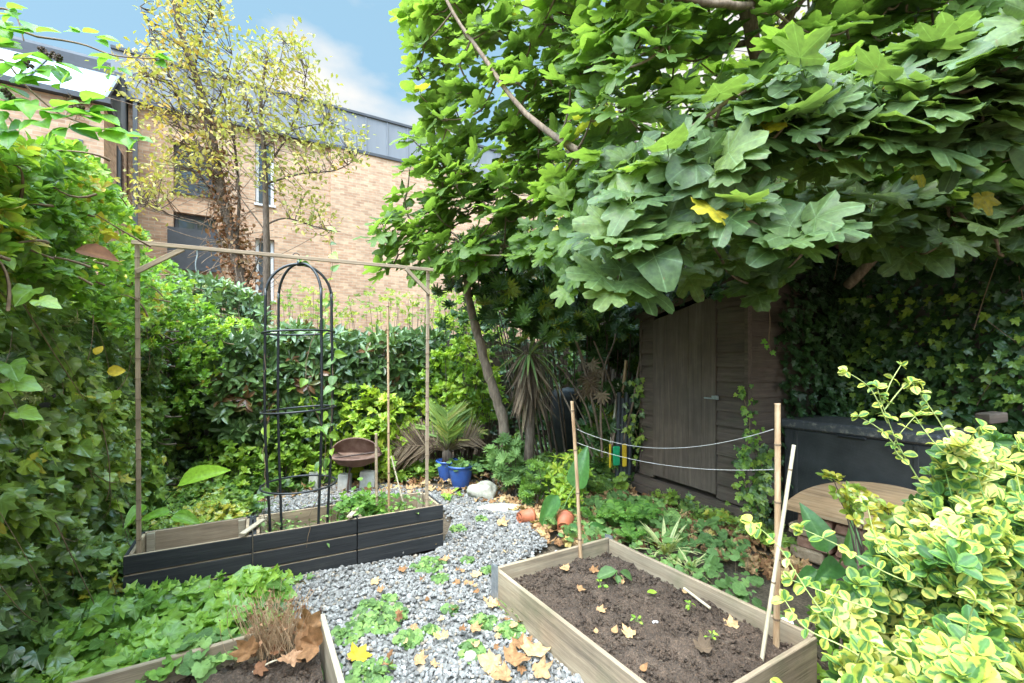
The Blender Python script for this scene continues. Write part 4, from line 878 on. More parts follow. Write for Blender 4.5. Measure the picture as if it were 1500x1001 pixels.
# litter masses
def litter(pg, n, size, name, label, z=.05, m='dead', T=T_MAPLE):
    pg = np.array([G(*q)[:2] for q in pg]); lo, hi = pg.min(0), pg.max(0); q = R.uniform(lo, hi, (n*4, 2)); q = q[inpoly(q[:, 0], q[:, 1], pg)][:n]; N = len(q)
    p = np.column_stack([q, np.full(N, z)+R.uniform(0, .03, N)]); lf = Leaves(); a = R.uniform(0, 6.28, N)
    lf.add(T, p, np.column_stack([R.normal(0, .35, N), R.normal(-.2, .35, N), np.ones(N)]), np.column_stack([np.cos(a), np.sin(a), 0*a]), R.uniform(*size, N), bend=(-.6, .5), fold=(-.3, .6), twist=.35)
    tag(lf.build(name, M[m], None, (*pg.mean(0), 0)), label, 'leaf litter', kind='stuff')
litter([(330, 715), (480, 690), (640, 690), (740, 700), (880, 700), (1000, 740), (1080, 790), (980, 800), (800, 790), (740, 752), (640, 728), (480, 722), (360, 750)], 900, (.03, .065), 'leaf_litter', 'brown fallen leaves strewn round the back of the gravel', .02)
litter([(740, 745), (800, 730), (900, 720), (1100, 770), (1200, 850), (1150, 860), (1000, 800), (800, 800)], 1000, (.03, .07), 'leaf_litter', 'brown fallen leaves strewn before the shed', .01)
litter([(480, 990), (640, 830), (800, 790), (720, 830), (800, 1000)], 45, (.018, .035), 'leaf_scraps', 'small scraps of dry leaf scattered over the gravel', .032)

# ================================================================== PLANTS
def clumpweed(px, py, r, n, label, T=T_ROUND, m='weed', z=.02, size=(.014, .026), h=.05, name='weed_clump', cat='weed', group='low weeds growing through the gravel', soil=False):
    c = G(px, py, z); root = thing(name, label, cat, c, 0, group)
    a = R.uniform(0, 6.28, n); rr = r*np.sqrt(R.random(n)); p = c+np.column_stack([rr*np.cos(a), rr*np.sin(a)*1.0, R.uniform(.01, h, n)*(1-.5*rr/r)])
    lf = Leaves(); lf.add(T, p, np.column_stack([R.normal(0, .35, n), R.normal(-.3, .35, n), np.ones(n)]), np.column_stack([np.cos(a), np.sin(a), 0*a]), R.uniform(*size, n)); lf.build('leaves', M[m], root)
    b = np.tile(c, (n, 1))+np.column_stack([rr*np.cos(a)*.3, rr*np.sin(a)*.3, 0*a]); strand_obj('stems', bez(b, (b+p)/2+UZ*.01, p, 4), .0009, M['greenstem'], root, 3)
WE = [(629, 830, .15, 90, 'large round leaved weed clump at the right end of the planters'), (645, 850, .07, 30, 'small weed clump just below the large one at the planters end'), (684, 824, .06, 26, 'small weed clump between the planters and the right bed'),
 (555, 908, .20, 150, 'largest spreading weed patch in the middle of the gravel'), (508, 932, .10, 60, 'bushy weed patch right of the left bed corner'), (539, 890, .07, 35, 'pale weed tuft behind the largest patch'), (600, 940, .09, 45, 'loose weed tuft right of the largest patch'),
 (658, 896, .05, 18, 'lone small weed in mid gravel'), (631, 925, .05, 18, 'lone low weed right of the loose tuft'), (708, 914, .09, 60, 'rounded weed clump beside the right bed board'), (690, 956, .09, 60, 'dull weed clump left of the leaf pile'),
 (748, 925, .08, 60, 'bright fine weed clump against the right bed board'), (542, 992, .14, 70, 'low weed patch at the very bottom of the gravel'), (671, 777, .09, 45, 'weed tuft on the gravel behind the planters right end'), (704, 762, .08, 30, 'small green weed near the leafy blue pot'),
 (718, 838, .06, 40, 'weed clump touching the back corner of the right bed'), (480, 985, .06, 30, 'weed tuft at the foot of the left bed side board'), (570, 880, .05, 20, 'tiny weed by the planters front')]
for (px, py, r, n, lab) in WE: clumpweed(px, py, r*.7, int(n*.85), lab, h=.03)
# grass tuft by the bed
def tuft(px, py, n, L, wdt, label, m='weed', T=T_STRAP, z=.01, name='grass_tuft', cat='grass', spread=.9, col=None, group=None, pos=None):
    c = pos if pos is not None else G(px, py, z); root = thing(name, label, cat, c, 0, group); a = R.uniform(0, 6.28, n); e = R.uniform(.25, 1.0, n)*spread
    tip = np.column_stack([np.cos(a)*np.sin(e), np.sin(a)*np.sin(e), np.cos(e)]); nr = np.column_stack([-np.cos(a)*np.cos(e), -np.sin(a)*np.cos(e), np.sin(e)])
    lf = Leaves(); lf.add((T[0]*np.array([wdt, 1, 1]), T[1], T[2]), np.tile(c, (n, 1))+R.normal(0, .01, (n, 3))*np.array([1, 1, 0]), nr, tip, R.uniform(.6, 1, n)*L, bend=(.1, .8), fold=(0, .1)); lf.build('blades', M[m], root); return root
tuft(752, 905, 22, .13, .9, 'green grass tuft leaning on the outer board of the right bed', 'fern')
tuft(975, 812, 34, .28, 1.5, 'cream striped spider plant behind the right bed', 'spider', name='spider_plant', cat='plant', spread=1.25)
tuft(1010, 835, 14, .2, 1.5, 'smaller striped spider plant right of the big one', 'spider', name='spider_plant', cat='plant', spread=1.3)
# seedling in the right bed
c = G(903, 850, S_); root = thing('seedling', 'leafy seedling with two broad grey green leaves in the right bed', 'plant', c)
lf = Leaves(); lf.add(T_OVATE, np.array([c+np.array([.0, 0, .05]), c+np.array([.02, 0, .045]), c+UZ*.03, c+UZ*.04, c+UZ*.02]), np.array([[-.2, -.5, 1], [.4, -.6, .8], [0, -.6, .8], [.1, .3, 1], [.3, -.9, .4]]), np.array([[-1, -.2, 0], [1, -.3, .1], [.1, -1, -.2], [-.3, 1, .1], [.8, -.8, -.1]]), np.array([.12, .09, .06, .09, .06]), bend=(.1, .3)); lf.build('leaves', M['weed'], root)
strand_obj('stem', bez(np.array([c]), np.array([c+UZ*.02]), np.array([c+UZ*.05]), 4), .003, M['greenstem'], root)
for (px, py, lab) in ((880, 858, 'tiny twin leaved seedling left of the broad leaved one in the right bed'), (1011, 890, 'tiny bright seedling in the middle of the right bed soil'), (932, 911, 'tiny green seedling left of the broken shard'), (1043, 936, 'tiny seedling above the crumpled olive leaf')):
    clumpweed(px, py, .02, 7, lab, T_OVATE, 'bright', S_, (.014, .024), .03, 'seedling', 'seedling', 'tiny seedlings in the right bed')
# plants in the left bed
clumpweed(300, 965, .13, 60, 'crinkled round leaved plant beside the back board of the left bed', T_ROUND, 'weed', .15, (.02, .038), .09, 'bedding_plant', 'plant', 'plants in the left bed')
clumpweed(235, 985, .08, 34, 'small toothed green plant at the left of the left bed', T_ROUND, 'fern', .15, (.02, .034), .10, 'bedding_plant', 'plant', 'plants in the left bed')
c = G(400, 955, .15); root = thing('dried_plant', 'brown brittle dried plant of fine stalks in the left bed', 'dead plant', c)
n = 260; b = c+R.normal(0, .04, (n, 3))*np.array([1.3, .8, 0]); a = R.uniform(0, 6.28, n); hh = R.uniform(.08, .25, n); tp = b+np.column_stack([np.cos(a)*hh*.45, np.sin(a)*hh*.3, hh])
strand_obj('stalks', bez(b, (b+tp)/2+R.normal(0, .02, (n, 3)), tp, 5), R.uniform(.0006, .0015, (n, 1)), M['drystalk'] if 'drystalk' in M else M['bamboo'], root, 3)
lf = Leaves(); lf.add(T_SMALL, tp[:160], R.normal(0, 1, (160, 3)), R.normal(0, 1, (160, 3)), R.uniform(.01, .022, 160)); lf.add(T_MAPLE, c+R.normal(0, .06, (14, 3))*np.array([1.4, 1, .2])+UZ*.03, R.normal(0, .5, (14, 3))+UZ, R.normal(0, 1, (14, 3)), R.uniform(.03, .05, 14)); lf.build('dry_leaves', M['deadivy'], root)

# plants in planters
c = at_pl(bl*1.35, .2, .2); root = thing('planter_plant', 'feathery pale green plant in the middle planter', 'plant', c)
p = np.tile(c, (180, 1))+R.normal(0, 1, (180, 3))*np.array([.12, .08, .05])+UZ*.06; Leaves().add(T_SMALL, p, R.normal(0, .4, (180, 3))+UZ, R.normal(0, 1, (180, 3)), R.uniform(.02, .045, 180)).build('leaves', M['weed'], root)
c = at_pl(bl*2.16, .2, .2); root = thing('planter_plant', 'dense dark green parsley like plant in the rightmost planter', 'plant', c)
p = np.tile(c, (520, 1))+R.normal(0, 1, (520, 3))*np.array([.10, .07, .05])+UZ*.11; Leaves().add(T_ROUND, p, R.normal(0, .5, (520, 3))+UZ, R.normal(0, 1, (520, 3)), R.uniform(.012, .028, 520)).build('leaves', M['fern'], root)
c = at_pl(bl*2.55, .2, .2); root = thing('planter_plant', 'sparse grey green plant behind the tall cane in the rightmost planter', 'plant', c)
p = np.tile(c, (140, 1))+R.normal(0, 1, (140, 3))*np.array([.13, .06, .04])+UZ*.08; Leaves().add(T_SMALL, p, R.normal(0, .5, (140, 3))+UZ, R.normal(0, 1, (140, 3)), R.uniform(.02, .05, 140)).build('leaves', M['weed'], root)

# --- broad leaves at the left
def broad(name, label, base, lv, m, T, group=None):
    base = np.array(base); root = thing(name, label, 'plant', base, 0, group); lf = Leaves(); cu = []
    for (c, n_, tp, s, rd) in lv:
        c = np.array(c); lf.add(T, c, np.array(n_), np.array(tp), s, np.array([rd]), bend=(.05, .25), fold=(.1, .4)); cu.append(bez(np.array([base]), np.array([(base+c)/2+np.array([0, 0, .08])]), np.array([c]), 8)[0])
    lf.build('leaves', M[m], root); strand_obj('stalks', np.array(cu), .005, M['greenstem'], root, 6)
broad('broad_leaved_plant', 'plant with long bright paddle leaves behind the leftmost planter', G(225, 760), [(P(276, 705, 2.95), (-.2, -.5, .8), (.9, .1, .28), .27, .7), (P(262, 757, 3.05), (.2, -.5, .9), (.95, -.2, -.05), .17, .4), (P(240, 752, 3.0), (.3, -.5, .8), (-.7, -.5, -.1), .15, .2), (P(205, 745, 2.8), (.3, -.5, .8), (.2, -.6, .4), .14, .2)], 'bright', T_ARUM)
arA = G(815, 772); broad('arum_plant', 'arum plant with tall arrow shaped leaves behind the right bed cane', arA, [(P(812, 735, 3.65), (-.3, -.9, .35), (-.35, -.1, -.55), .26, .4), (P(848, 705, 3.7), (-.5, -.8, .2), (.25, .1, .8), .30, .7), (P(836, 775, 3.5), (.1, -.7, .5), (.3, -.3, -.3), .16, .3), (P(870, 772, 3.5), (.2, -.8, .5), (.7, -.2, -.2), .16, .4)], 'arum', T_ARUM)
arB = G(1222, 850); broad('arum_plant', 'arum plant with glossy arrow leaves before the brick piers', arB, [(P(1205, 795, 2.45), (-.2, -.9, .4), (-.2, .1, .8), .22, .5), (P(1222, 830, 2.4), (.1, -.7, .7), (-.7, -.2, -.3), .18, .2), (P(1240, 815, 2.35), (.2, -.9, .3), (.5, .1, .7), .22, .8), (P(1250, 840, 2.3), (.1, -.8, .6), (.6, -.2, -.4), .16, .6), (P(1190, 840, 2.4), (-.2, -.8, .6), (-.7, -.4, -.2), .14, .3)], 'arum', T_ARUM)

# --- ferns
def fern(c, n, L, label, group='ferns behind the right bed'):
    root = thing('fern', label, 'fern', c, 0, group); cu = []; lf = Leaves()
    for k in range(n):
        a = R.uniform(0, 6.28); d = np.array([math.cos(a), math.sin(a), 0]); l = L*R.uniform(.6, 1); t = np.linspace(0, 1, 22)[:, None]
        cv = c+d*l*.85*t+UZ*(l*.75*np.sin(t*2.0)*.8); cu.append(cv[::3][:8]); tg = nrm(np.gradient(cv, axis=0)); sd_ = nrm(np.cross(tg, UZ)); up = np.cross(sd_, tg)
        s = l*.22*np.sin(np.linspace(.25, 1, 22)*math.pi)**.7
        for sgn_ in (-1, 1): lf.add(T_SMALL, cv[1:], up[1:]+R.normal(0, .1, (21, 3)), (sd_*sgn_+tg*.35)[1:], s[1:]+.008, asp=(.6, .8))
    lf.build('fronds', M['fern'], root); strand_obj('stalks', np.array(cu), .0014, M['greenstem'], root, 3)
for px, py, n, L, lab in ((905, 775, 16, .26, 'largest fern, spreading behind the back corner of the right bed'), (940, 770, 12, .22, 'fern just right of the largest one behind the right bed'), (875, 768, 9, .2, 'small fern right of the arum behind the bed cane'), (925, 795, 10, .18, 'low fern nearest the back board of the right bed')):
    fern(G(px, py, .03), n, L*1.15, lab)

# --- mounded shrubs -----------------------------------------------------
def shrub(name, label, cat, pg, dfn, nros, per, T, size, m, thick=(0, .4), axis=(0, -.45, .8), jit=.5, el=(.1, .9), stems=None, base=None, sc=2.2, seed=0, cb=0., group=None, extra=None, stemmat='bark', srad=.002, gam=1.0, short=False):
    c = region(pg, nros, dfn, thick); base = base if base is not None else np.array([*c.mean(0)[:2], 0]); root = thing(name, label, cat, base, 0, group)
    c = c[c[:, 2] > .02]
    ax = nrm(np.array(axis)+R.normal(0, jit, (len(c), 3)))
    b, nn, d, ix = rosette(c, ax, per, el, (.0, size[0]*.25)); cc = clump(c, sc, seed)**gam; rnd = np.clip(cc[ix]+cb+R.normal(0, .1, len(ix)), 0, 1)
    lf = Leaves()
    if isinstance(T, list):
        w_ = R.integers(0, len(T), len(b))
        for k, t_ in enumerate(T): s = w_ == k; lf.add(t_, b[s], nn[s], d[s], R.uniform(*size, s.sum()), rnd[s])
    else: lf.add(T, b, nn, d, R.uniform(*size, len(b)), rnd)
    if extra: extra(lf)
    lf.build('leaves', M[m], root)
    k = stems or max(12, len(c)//6); s = R.permutation(len(c))[:k]; e = c[s]; b0 = np.tile(base, (len(e), 1))+R.normal(0, .12, (len(e), 3))*np.array([1, 1, 0]); b0[:, 2] = 0
    b0[:, :2] = b0[:, :2]*.4+e[:, :2]*.6
    if short: b0 = e+R.normal(0, .05, e.shape)-np.array([0, -.14, .04])
    md = (b0*.45+e*.55)+R.normal(0, .05, e.shape); strand_obj('stems', bez(b0, md, e, 8), np.linspace(2.2, .6, 8)[None, :]*srad*2, M[stemmat], root, 4)
    return root
def plane_depth(p0, d):
    """depth of the upright plane through p0 with direction d"""
    nx, ny = -d[1], d[0]; k = nx*p0[0]+ny*p0[1]
    return lambda px, py: k/(nx*(px-HX)/F+ny)
def const(y): return lambda px, py: np.full(len(px), y)+0.
lwall = plane_depth((-3.4, 4.6), (.495, -.869)); bwall = plane_depth((-2.34, 5.3), (.859, .512)); rwall = plane_depth((2.72, 4.15), (.5, -.866))
# fences behind the greenery
def fence(name, a, b, h, label, n=None):
    a, b = np.array(a, float), np.array(b, float); d = b-a; L = np.linalg.norm(d); root = thing(name, label, 'fence', (*a, 0)); ang = math.atan2(d[1], d[0]); nb = int(L/.14); mb = MB()
    for k in range(nb): mb.box(((k+.5)*L/nb, .02*(k % 2)+R.uniform(-.003, .003), h/2), (L/nb+.012, .016, h+R.uniform(-.01, .01)))
    v = np.concatenate(mb.v); me = npmesh('boards', v, [i for q in mb.f for i in q], [len(q) for q in mb.f], False); link('boards', me, M['fence'], root, (*a, 0), (0, 0, ang))
    for k in range(int(L/1.8)+2):
        s = min(k*1.8, L); p = a+d/L*s; q = MB().box((0, 0, 0), (.09, .09, h+.08)); me = npmesh('post', np.concatenate(q.v), [i for f_ in q.f for i in f_], [4]*6, False); link('post', me, M['fence'], root, (p[0]-.07*math.sin(ang), p[1]+.07*math.cos(ang), (h+.08)/2), (0, 0, ang))
fence('board_fence', (-4.1, 4.9), (-1.75, .4), 1.85, 'old board fence hidden behind the ivy on the left')
fence('board_fence', (-3.95, 5.0), (3.6, 9.5), 1.65, 'old board fence hidden behind the laurel hedge at the back')
fence('board_fence', (1.2, 7.9), (4.7, 1.9), 2.9, 'tall board fence hidden behind the ivy on the right')

# left ivy wall
def wallivy():
    root = thing('ivy_wall', 'thick wall of dark ivy climbing the fence on the left', 'ivy', (-2.5, 2.6, 0)); n = 14000
    t = R.uniform(-.3, 4.95, n); z = R.uniform(0, 1, n)**.9*2.12; base = np.array([-3.35, 4.6, 0]); dr = np.array([.495, -.869, 0]); outn = np.array([.869, .495, 0])
    p = base+dr*t[:, None]+UZ*z[:, None]; nzv = np.array([nz3(q, 1.6, 3)+.5*nz3(q, 4, 4) for q in p]); off = -.20+.15*nzv+.22*np.exp(-z/.3)+R.uniform(-.14, .05, n)
    p = p+outn*off[:, None]; 
    keep = z < 1.95+.12*np.sin(t*2.1); p, z, t, nzv = p[keep], z[keep], t[keep], nzv[keep]; n = len(p)
    nor = outn*.75+UZ*.55+np.array([0, -.25, 0])+R.normal(0, .38, (n, 3)); tip = -UZ*.8+outn*.3+R.normal(0, .45, (n, 3))
    rnd = np.clip(.36+.42*nzv+.18*(z/2)+R.normal(0, .2, n), 0, 1); sz = R.uniform(.036, .084, n); lf = Leaves(); w_ = R.random(n) < .5
    lf.add(T_IVY, p[w_], nor[w_], tip[w_], sz[w_], rnd[w_]); lf.add(T_IVYR, p[~w_], nor[~w_], tip[~w_], sz[~w_], rnd[~w_]); lf.build('leaves', M['ivy'], root)
    # trailing vines
    k = 95; s0 = R.integers(0, n, k); a = p[s0]+outn*.03; L = R.uniform(.2, .7, k); b = a+dr*(R.normal(0, .3, k))[:, None]-UZ*L[:, None]+outn*R.uniform(0, .14, (k, 1)); md = (a+b)/2-UZ*.14+outn*R.uniform(0, .12, (k, 1))
    strand_obj('vines', bez(a, md, b, 12), R.uniform(.001, .0024, (k, 1)), M['vine'], root, 4)
    # flower heads (umbels)
    u = []; 
    for c in (P(52, 586, 1.75), P(38, 560, 1.75), P(66, 568, 1.75), P(38, 580, 1.75), P(300, 420, 3.9), P(110, 470, 2.2)):
        dd = nrm(R.normal(size=(26, 3))); u.append(np.stack([np.tile(c, (26, 1)), c+dd*.011, c+dd*.02], 1))
    strand_obj('umbels', np.concatenate(u), np.array([[.0006, .0008, .0028]]), M['flower'], root, 5)
    # nearest larger leaves
    q = [(P(60, 440, 1.25), .05), (P(15, 535, 1.3), .07), (P(20, 560, 1.3), .07), (P(45, 425, 1.3), .07), (P(30, 605, 1.3), .06)]
    lf = Leaves()
    for c, s in q: lf.add(T_IVYR, c, np.array([.3, -.5, .8]), np.array([.6, -.2, -.3])+R.normal(0, .3, 3), s)
    lf.build('large_leaves', M['ivy_bright'], root)
wallivy()
# light climber on top of the left wall
pgc = [(-160, 130), (0, 215), (60, 210), (110, 215), (150, 250), (185, 300), (215, 350), (235, 420), (240, 500), (205, 520), (160, 480), (100, 430), (40, 400), (-160, 390)]
shrub('climbing_shrub', 'light green small leaved climber spilling over the top of the left ivy', 'climber', pgc, lambda px, py: lwall(np.clip(px, -150, 240), py)*.93, 1900, 7, T_OVATE, (.025, .052), 'hedge', (-.1, .45), (.3, -.35, .75), .6, base=np.array([-2.6, 2.6, 0]), stemmat='vine', srad=.0012, short=True, stems=50, seed=5, cb=.08)
shrub('climbing_shrub', 'yellow green airy climber growing beyond the frame post at left', 'climber', [(160, 400), (250, 380), (330, 470), (330, 560), (260, 620), (215, 640), (170, 560)], lambda px, py: np.full(len(px), 4.25), 700, 7, T_OVATE, (.03, .065), 'hedge', (-.1, .5), (.2, -.45, .75), .6, base=np.array([-3.1, 4.3, 0]), stemmat='vine', srad=.0012, short=True, stems=60, seed=6)
# ivy in the back left corner
shrub('corner_ivy', 'dark ivy filling the back left corner below the airy climber', 'ivy', [(200, 470), (300, 480), (400, 520), (400, 690), (300, 720), (200, 740)], lambda px, py: np.where(px < 240, 3.9, 4.8), 1500, 4, [T_IVY, T_IVYR], (.035, .07), 'ivy', (-.15, .35), (.2, -.6, .5), .5, base=np.array([-3.2, 4.5, 0]), seed=7, cb=-.12, short=True)
# ground ivy
def groundivy(name, label, pg, n, size, m, h=.12, amp=.1, seed=0, T=(T_IVY,), zb_=.0, cb=0, up=(0, -.25, 1)):
    pg = np.array(pg, float); lo, hi = pg.min(0), pg.max(0); q = R.uniform(lo, hi, (n*5, 2)); q = q[inpoly(q[:, 0], q[:, 1], pg)][:n]; N = len(q)
    p = np.column_stack([q, np.zeros(N)]); z = np.array([max(0, h+amp*nz3(a, 3.5, seed)) for a in p])*R.uniform(.25, 1.05, N)+zb_; p[:, 2] = z; root = thing(name, label, 'ground ivy' if 'ivy' in name else 'ground cover', (*p.mean(0)[:2], 0))
    lf = Leaves(); ix = R.integers(0, len(T), N); rnd = np.clip(clump(p, 3, seed)+cb, 0, 1)
    for k, t_ in enumerate(T):
        s = ix == k; lf.add(t_, p[s], np.array(up)+R.normal(0, .38, (s.sum(), 3)), R.normal(0, 1, (s.sum(), 3))*np.array([1, 1, .3])+np.array([.2, -.5, -.2]), R.uniform(*size, s.sum()), rnd[s])
    lf.build('leaves', M[m], root); k = N//5; s = R.permutation(N)[:k]; e = p[s]; b = e+R.normal(0, .06, e.shape); b[:, 2] = 0.01
    strand_obj('stems', bez(b, (b+e)/2+UZ*.03, e, 5), .0016, M['vine'], root, 3)
groundivy('ground_ivy', 'bright ivy with big leaves covering the ground at the bottom left', [(-2.3, 1.9), (-2.08, 2.3), (-1.98, 2.34), (-1.40, 2.60), (-1.2, 2.45), (-1.12, 2.2), (-1.22, 2.02), (-2.05, 1.56), (-2.2, .9), (-2.5, .9)], 1100, (.05, .095), 'ivy_bright', .13, .08, 1, (T_IVY, T_IVYR), .03)
groundivy('ground_ivy', 'darker ivy mat between the ivy wall and the leftmost planter', [(-3.1, 4.2), (-2.3, 4.1), (-2.0, 3.3), (-2.4, 2.85), (-2.1, 2.4), (-2.0, 1.7), (-1.6, 1.1), (-2.2, 1.2), (-2.6, 2.4)], 2400, (.03, .06), 'ivy', .16, .12, 2, (T_IVY, T_IVYR), .02, .3)
# a runner of ivy along the planter foot
rp = [P(185, 885, 2.32), P(240, 872, 2.38), P(300, 868, 2.45), P(350, 872, 2.52), P(400, 858, 2.62), P(455, 850, 2.75)]; rp = poly(rp, 40)
root = thing('ivy_runner', 'ivy runner with upright bright leaves along the foot of the black planters', 'ivy', rp[0]); strand_obj('stem', rp[None], .003, M['vine'], root)
q = np.repeat(rp, 3, 0)+R.normal(0, .02, (120, 3))+UZ*.03; q = q[R.random(120) < np.repeat(np.linspace(1, .35, 40), 3)]; n = len(q); Leaves().add(T_IVY, q, R.normal(0, .3, (n, 3))+np.array([0, -.7, .6]), R.normal(0, .5, (n, 3))+np.array([.1, -.1, .2]), R.uniform(.035, .062, n)).build('leaves', M['ivy_bright'], root)

# back laurel hedge
hp = [(325, 500), (380, 488), (440, 480), (520, 492), (590, 488), (650, 492), (660, 560), (640, 620), (560, 640), (400, 650), (330, 640), (300, 560)]
shrub('laurel_hedge', 'dark glossy laurel hedge covering the back fence', 'hedge', hp, lambda px, py: bwall(px, py)-.25, 1500, 6, T_LAUREL, (.09, .15), 'laurel', (-.12, .3), (.1, -.7, .25), .45, (.0, .7), base=np.array([-1.8, 5.6, 0]), seed=9, short=True)
shrub('laurel_bush', 'loose laurel bush rising behind the hedge at the foot of the dead ivy trunk', 'shrub', [(225, 420), (270, 405), (340, 415), (380, 440), (400, 490), (330, 520), (240, 500)], const(6.6), 420, 6, T_LAUREL, (.09, .15), 'laurel', (-.3, .4), (.1, -.5, .5), .5, (.1, .9), base=np.array([-4.2, 6.7, 0]), seed=10, cb=.1)
shrub('flowering_shrub', 'pale yellow green shrub showing above the left part of the hedge', 'shrub', [(215, 470), (290, 462), (360, 470), (400, 500), (330, 525), (230, 520)], const(5.6), 420, 7, T_OVATE, (.035, .07), 'lime', (-.2, .3), (0, -.5, .8), .5, base=np.array([-3.7, 5.6, 0]), seed=11)
# choisya bushes
def mound(name, label, pg, Y, n, size, m, T, seed, per=8, base=None, cat='shrub', axis=(0, -.5, .75), thick=(-.2, .35), cb=0, group=None, gam=1.):
    pgn = np.array(pg, float); cx, cy = pgn.mean(0); wx = (pgn[:, 0].max()-pgn[:, 0].min())/2; hy = (pgn[:, 1].max()-pgn[:, 1].min())/2
    def d(px, py): return Y+.35*(((px-cx)/wx)**2)+.25*((cy+hy-py)/hy/2)
    return shrub(name, label, cat, pg, d, n, per, T, size, m, thick, axis, .4, (.05, .8), base=base, seed=seed, cb=cb, group=group, gam=gam)
mound('mexican_orange', 'bright green mound shrub behind the obelisk, left of the fire bowl', [(330, 610), (360, 570), (400, 560), (440, 575), (480, 600), (490, 650), (470, 700), (400, 705), (330, 700), (300, 660)], 4.75, 560, (.045, .075), 'lime', T_OVATE, 12, 9, group='mounded bright shrubs along the hedge', cb=-.12)
mound('mexican_orange', 'yellowest mound shrub directly behind the fire bowl', [(450, 580), (500, 560), (560, 575), (610, 600), (615, 660), (590, 700), (470, 700), (450, 650)], 5.0, 560, (.045, .08), 'lime', T_OVATE, 13, 9, group='mounded bright shrubs along the hedge', cb=.1)
mound('mexican_orange', 'tall lime green shrub right of the frame post', [(600, 600), (600, 540), (640, 510), (690, 490), (720, 520), (740, 590), (700, 640), (620, 660)], 5.4, 560, (.045, .08), 'lime', T_OVATE, 14, 9, group='mounded bright shrubs along the hedge', cb=.08)
mound('mexican_orange', 'low pale rosetted shrub at the left foot of the hedge', [(300, 640), (345, 650), (400, 670), (420, 710), (300, 712), (280, 690)], 4.45, 200, (.04, .07), 'lime', T_OVATE, 15, 9, group='mounded bright shrubs along the hedge', cb=-.15)
mound('airy_shrub', 'feathery bright bush beyond the hedge between leaning trunk and frame', [(635, 500), (640, 430), (680, 415), (740, 430), (745, 500), (700, 540)], 7.2, 700, (.03, .06), 'lime', T_SMALL, 16, 8, thick=(-.4, .6))
mound('airy_shrub', 'thin pale green bush against the brick wall right of the obelisk', [(500, 440), (540, 420), (600, 430), (640, 400), (650, 480), (600, 500), (500, 500)], 7.8, 260, (.03, .06), 'farleaf', T_SMALL, 17, 7, thick=(-.4, .6))
mound('airy_shrub', 'thin pale green bush behind the arch of the obelisk', [(400, 440), (440, 410), (490, 430), (510, 490), (390, 500)], 7.4, 200, (.03, .06), 'farleaf', T_SMALL, 18, 7, thick=(-.4, .6))
groundivy('ground_ivy', 'mixed ivy and low plants at the foot of the back hedge', [(-3.3, 4.6), (-2.6, 4.9), (-1.6, 5.4), (-.6, 5.9), (.2, 6.0), (.1, 5.4), (-.7, 5.1), (-1.9, 4.85), (-2.4, 4.3), (-2.1, 3.9), (-3., 4.)], 1600, (.03, .06), 'ivy_bright', .12, .12, 3, (T_IVYR, T_ROUND), .02, -.15)
# centre ground plants
groundivy('ground_ivy', 'low dark ivy under the fig tree between the pots and the shed', [(-.4, 5.6), (.1, 4.6), (.5, 4.35), (1.15, 4.55), (1.3, 4.9), (1.2, 6.5), (.2, 7)], 2600, (.03, .065), 'ivy', .16, .18, 4, (T_IVY, T_ROUND), .02, -.05)
groundivy('low_plants', 'patchy green ground cover between the terracotta pots and the shed', [(.35, 4.2), (.9, 4.45), (1.4, 4.1), (1.7, 3.5), (1.55, 2.75), (1.3, 2.5), (1.4, 2.2), (1.5, 2.), (1.2, 2.1), (.75, 3.0), (.3, 3.3), (.25, 3.7)], 850, (.022, .05), 'weed', .07, .08, 5, (T_ROUND, T_OVATE), .03, 0)
# ivy along the shed base and corner
groundivy('ground_ivy', 'ivy creeping along the plinth of the shed', [(1.5, 4.3), (1.75, 3.85), (2.0, 3.35), (2.0, 3.1), (1.85, 3.1), (1.55, 3.75), (1.3, 4.3)], 420, (.03, .055), 'ivy', .09, .1, 6, (T_IVY,), .02, .2)
mound('yellow_leaved_plant', 'yellowing leggy plant behind the arum near the bed cane', [(795, 690), (820, 665), (850, 660), (865, 690), (850, 740), (805, 745)], 3.95, 60, (.05, .085), 'lime', T_LAUREL, 21, 6, thick=(-.1, .15), cb=.25)
mound('young_fatsia', 'young palmate leaved shrub right of the blue pots', [(715, 660), (740, 640), (770, 650), (775, 690), (745, 720), (720, 700)], 4.35, 46, (.06, .10), 'weed', T_FATSIA, 22, 5, thick=(-.1, .15), cb=.1)
mound('grey_leaved_plant', 'dull grey green plant on a short stem before the cordyline', [(750, 690), (790, 670), (815, 690), (800, 730), (760, 735)], 4.1, 34, (.05, .08), 'ivy_dark', T_FATSIA, 23, 5, thick=(-.1, .15), cb=.6)
clumpweed(663, 748-20, .12, 14, 'two yellow green leafy sprouts among litter right of the planters', T_IVY, 'bright', .04, (.03, .05), .09, 'leafy_sprout', 'weed')
# ivy on the shed corner, and left edge
def vinecol(label, a, b, n, size, m, w_=.08, name='ivy_strand', nout=(-.6, -.7, .4)):
    a, b = np.array(a), np.array(b); root = thing(name, label, 'ivy', a); K = 24; t = np.linspace(0, 1, K)[:, None]; c = a+(b-a)*t+np.stack([.04*np.sin(t[:, 0]*9+1), .02*np.cos(t[:, 0]*7), 0*t[:, 0]], 1)
    strand_obj('stem', c[None], .004, M['vine'], root); ix = R.integers(0, K, n); p = c[ix]+R.normal(0, w_, (n, 3))*np.array([1, .5, .6]); Leaves().add(T_IVY, p, np.array(nout)+R.normal(0, .35, (n, 3)), R.normal(0, .4, (n, 3))-UZ*.8, R.uniform(*size, n)).build('leaves', M[m], root)
cr_ = fe+fdir*.04+fn*.03
vinecol('ivy strand climbing the near corner of the shed', (*cr_[:2], .05), (*(cr_[:2]+np.array([-.03, .0])), 1.12), 110, (.028, .05), 'ivy_bright', .035)
